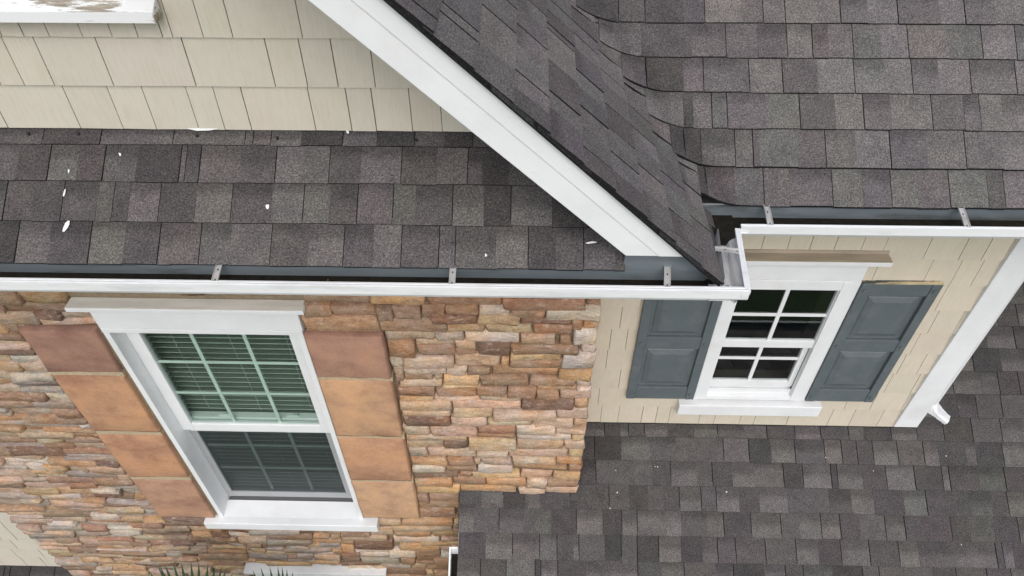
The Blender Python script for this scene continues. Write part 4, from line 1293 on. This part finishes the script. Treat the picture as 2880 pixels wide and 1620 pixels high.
sg = thing('gutter', (-0.40, 1.3, -4.5), 'stub of white gutter beside the cut edge of the porch roof at the bottom', 'gutter')
sgm = MB()
za = lambda y: zl(y) - 0.012
for (xa, xb2) in ((-0.428, -0.418), ):
    sgm.prism([(xa, 0.8, za(0.8)), (xb2, 0.8, za(0.8)), (xb2, 1.842, za(1.842)), (xa, 1.842, za(1.842))], (0, 0, -0.09))
sgm.prism([(-0.418, 1.842, za(1.842) + 0.001), (-0.3765, 1.842, za(1.842) + 0.001), (-0.3765, 1.834, za(1.834) + 0.001), (-0.418, 1.834, za(1.834) + 0.001)], (0, 0, -0.09))
sgm.build('trough', M_GUT, sg, bevel=0.002)
q = MB(); q.prism([(-0.4178, 0.8, za(0.8) - 0.075), (-0.3765, 0.8, za(0.8) - 0.075), (-0.3765, 1.834, za(1.834) - 0.075), (-0.4178, 1.834, za(1.834) - 0.075)], (0, 0, -0.01))
q.build('leaf_muck', M_MUCK, sg, kind='stuff')

pg = thing('gutter', (2.0, 0.70, zl(0.76) - 0.1), 'white gutter along the low eave of the porch roof, mirrored in the small window', 'gutter')
f0 = lambda o_, u_: Vector((-0.37, 0.875 - o_, zl(0.85) - 0.01 + u_))
f1 = lambda o_, u_: Vector((4.3, 0.875 - o_, zl(0.85) - 0.01 + u_))
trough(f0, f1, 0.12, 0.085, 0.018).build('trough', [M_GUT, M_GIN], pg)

# ================================================================== shutters
def shutter(x0, x1, label, outer):
    t = thing('shutter', ((x0 + x1) / 2, 2.465, -3.392), label, 'shutter', 'slate shutters beside the small window')
    z0, z1, yf, yb = -3.392, -2.43, 2.441, 2.4615
    s = 0.048
    for a, b in ((x0, x0 + s), (x1 - s, x1)):
        q = MB(); q.box(a, b, yf, yb + 0.0015, z0, z1 - 0.002); q.build('stile', M_SHUT, t, bevel=0.003)
    for a, b in ((z1 - 0.085, z1 - 0.002), (-2.940, -2.850), (z0, z0 + 0.110)):
        q = MB(); q.box(x0 + s + 0.0005, x1 - s - 0.0005, yf + 0.003, yb, a, b); q.build('rail', M_SHUT, t, bevel=0.003)
    for a, b in ((-2.850, z1 - 0.085), (z0 + 0.110, -2.940)):
        xa, xb_ = x0 + s, x1 - s
        q = MB()
        ya, yr = yf + 0.0200, yf + 0.0060
        i1, i2 = 0.020, 0.052
        o = [(xa, ya, a), (xb_, ya, a), (xb_, ya, b), (xa, ya, b)]
        i = [(xa + i1, ya, a + i1), (xb_ - i1, ya, a + i1), (xb_ - i1, ya, b - i1), (xa + i1, ya, b - i1)]
        j = [(xa + i1 + 0.004, ya - 0.004, a + i1 + 0.004), (xb_ - i1 - 0.004, ya - 0.004, a + i1 + 0.004), (xb_ - i1 - 0.004, ya - 0.004, b - i1 - 0.004), (xa + i1 + 0.004, ya - 0.004, b - i1 - 0.004)]
        k = [(xa + i2, yr, a + i2), (xb_ - i2, yr, a + i2), (xb_ - i2, yr, b - i2), (xa + i2, yr, b - i2)]
        for A, B in ((o, i), (i, j), (j, k)):
            for e in range(4):
                e2 = (e + 1) % 4
                q.poly([A[e], A[e2], B[e2], B[e]])
        q.poly(k)
        q.build('panel', M_SHUT, t)
    for z in (-2.475, -2.895, -3.345):
        for x in (x0 + s * 0.5, x1 - s * 0.5):
            q = MB()
            c = [(x + 0.0115 * math.cos(w), yf - 0.0004, z + 0.0115 * math.sin(w)) for w in [v * math.pi / 5 for v in range(10)]]
            q.prism(c, (0, -0.006, 0)); q.build('screw_cap', M_SHUT, t, bevel=0.0015)
    q = MB(); q.box(x0 + 0.001, x1 - 0.001, yf + 0.001, 2.4785, z1 - 0.0018, z1 + 0.003); q.build('top_edge', M_PEEL, t)
    q = MB(); q.box(x0 + 0.003, x1 - 0.003, yb + 0.0025, 2.4675, z0 + 0.004, z1 - 0.003); q.build('back_plate', M_SHUT, t)
    return t
shutter(1.624, 2.008, 'slate blue shutter nearest the corner board, fully in view', 1)
shutter(0.594, 0.980, 'slate blue shutter nearest the stone wall, its top hidden by the gutter', -1)

# ================================================================== downspout elbow behind the corner board
dsp = thing('downspout', (2.5, 2.62, -3.75), 'white corrugated downspout elbow sticking out behind the corner board', 'downspout')
def ring(c, dirv_, w, h):
    dirv_ = dirv_.normalized()
    side = Vector((0.51, 0.86, 0.0))
    side = (side - dirv_ * side.dot(dirv_)).normalized()
    up_ = side.cross(dirv_).normalized()
    pts = []
    for a, b in ((-1, -0.7), (-0.7, -1), (0.7, -1), (1, -0.7), (1, 0.7), (0.7, 1), (-0.7, 1), (-1, 0.7)):
        pts.append(tuple(c + side * (a * w / 2) + up_ * (b * h / 2)))
    return pts
hd_ = Vector((0.86, -0.51, 0)).normalized()
path = []
rad = 0.105
c0 = Vector((2.475, 2.59, -3.555))
for i in range(17):
    ang = i / 16 * math.radians(66)
    path.append((c0 + hd_ * (rad * (1 - math.cos(ang))) + Vector((0, 0, -rad * math.sin(ang))), hd_ * math.sin(ang) + Vector((0, 0, -math.cos(ang)))))
last = path[-1]
rings = [ring(Vector((2.462, 2.60, -1.85)), Vector((0, 0, -1)), 0.088, 0.062)]
rings += [ring(c, d2, 0.090 * (1.0 if i % 2 else 0.90), 0.070 * (1.0 if i % 2 else 0.92)) for i, (c, d2) in enumerate(path)]
rings += [ring(last[0] + last[1] * t, last[1], 0.088 * k, 0.068 * k) for t, k in ((0.008, 0.97), (0.055, 1.0), (0.060, 1.04), (0.064, 1.04))]
q = MB()
n = 8
for rg in rings:
    q.v += rg; q.c += [(1, 1, 1)] * n
for k in range(len(rings) - 1):
    for i in range(n):
        j = (i + 1) % n
        q.f.append((k * n + i, k * n + j, (k + 1) * n + j, (k + 1) * n + i)); q.m.append(0)
q.build('elbow', M_GUT, dsp)

# ================================================================== palm
palm = thing('palm_plant', (-1.9, 1.35, -H), 'green fan palm whose pointed leaf tips rise in front of the stone at the bottom', 'palm')
q = MB()
for k in range(8):
    a = k * math.pi / 4
q.prism([(-1.9 + 0.07 * math.cos(a), 1.35 + 0.07 * math.sin(a), -H) for a in [k * math.pi / 4 for k in range(8)]], (0, 0, H - 5.3))
q.build('trunk', M_STEM, palm)
r = random.Random(9)
for tips, cx in ((FAN[0], -2.02), (FAN[1], -1.46)):
    q = MB()
    hub = Vector((cx, 1.45, -4.86))
    allt = [Vector((t[0], 1.75, t[1])) for t in tips]
    for s in (-1, 1):
        for k in range(5):
            a = math.radians(25 - 18 * k)
            allt.append(hub + Vector((s * 0.62 * math.cos(a), 0.16 - 0.06 * k, 0.62 * math.sin(a))))
    for t in allt:
        d_ = (t - hub)
        side = d_.cross(Vector((0, -1, 0.3))).normalized()
        mid = hub + d_ * 0.58 + Vector((0, 0, 0.015))
        w = 0.027
        fold = Vector((0, -0.006, 0.004))
        q.poly([hub, mid - side * w, t], jit((1, 1, 1), 0.3, r))
        q.poly([hub, mid + fold, mid - side * w], (1, 1, 1))
        q.poly([mid - side * w, mid + fold, t], (1, 1, 1))
        q.poly([hub, mid + side * w, mid + fold], (1, 1, 1))
        q.poly([mid + side * w, t, mid + fold], (1, 1, 1))
    q.build('frond', M_LEAF, palm)
    q = MB(); q.prism([hub + Vector((-0.008, 0, 0)), hub + Vector((0.008, 0, 0)), Vector((-1.9 + 0.01, 1.36, -5.32)), Vector((-1.9 - 0.01, 1.36, -5.32))], (0, -0.012, 0))
    q.build('stalk', M_LEAF, palm)

# ================================================================== paint flakes on the roofs
def flake(x, y, zf, ny, sx, sy, seed, rot=0.0, n=9):
    r = random.Random(seed)
    q = MB()
    pts = []
    for k in range(n):
        a = 2 * math.pi * k / n
        rr = r.uniform(0.65, 1.15)
        u, v = sx * rr * math.cos(a), sy * rr * math.sin(a)
        dx, dy = u * math.cos(rot) - v * math.sin(rot), u * math.sin(rot) + v * math.cos(rot)
        pts.append((x + dx, y + dy, zf(y + dy) + 0.0105))
    q.prism(pts, (0, -0.0004, 0.0012))
    return q.build('paint_flake', M_FLAKE)
FL = [(0.0085, 0.018, -0.45, 'large curled white paint flake near the left end of the pent roof'),
      (0.0035, 0.012, -0.2, 'thin upright white paint sliver just above the large flake on the pent roof'),
      (0.007, 0.0075, 0.3, 'round white paint chip on the pent roof between the second shingle rows'),
      (0.0035, 0.0045, 0, 'tiny white paint chip near the gutter hanger on the pent roof'),
      (0.018, 0.003, 0.05, 'long thin white paint splinter close to the foot of the rake board'),
      (0.0035, 0.006, 0.8, 'small slanted white chip high on the pent roof at left'),
      (0.003, 0.006, 0.1, 'faint white chip left on the second pent roof row'),
      (0.0065, 0.0035, -0.5, 'white scrap stuck to the top pent roof row under the shakes')]
for i, ((x, y), (sx, sy, ro, lab)) in enumerate(zip(FLAKES, FL)):
    tag(flake(x, y, zp, 0, sx, sy, 100 + i, ro), lab, 'paint flake', 'paint flakes on the pent roof')
for i, (x, y) in enumerate(SPECKS):
    k = 0.0038 if i in (5, 3, 4) else 0.0026
    tag(flake(x, y, zl, 0, k * random.Random(i).uniform(0.8, 1.4), k, 200 + i, i), 'tiny white paint speck lying on the low porch roof', 'paint flake', 'white specks on the porch roof')
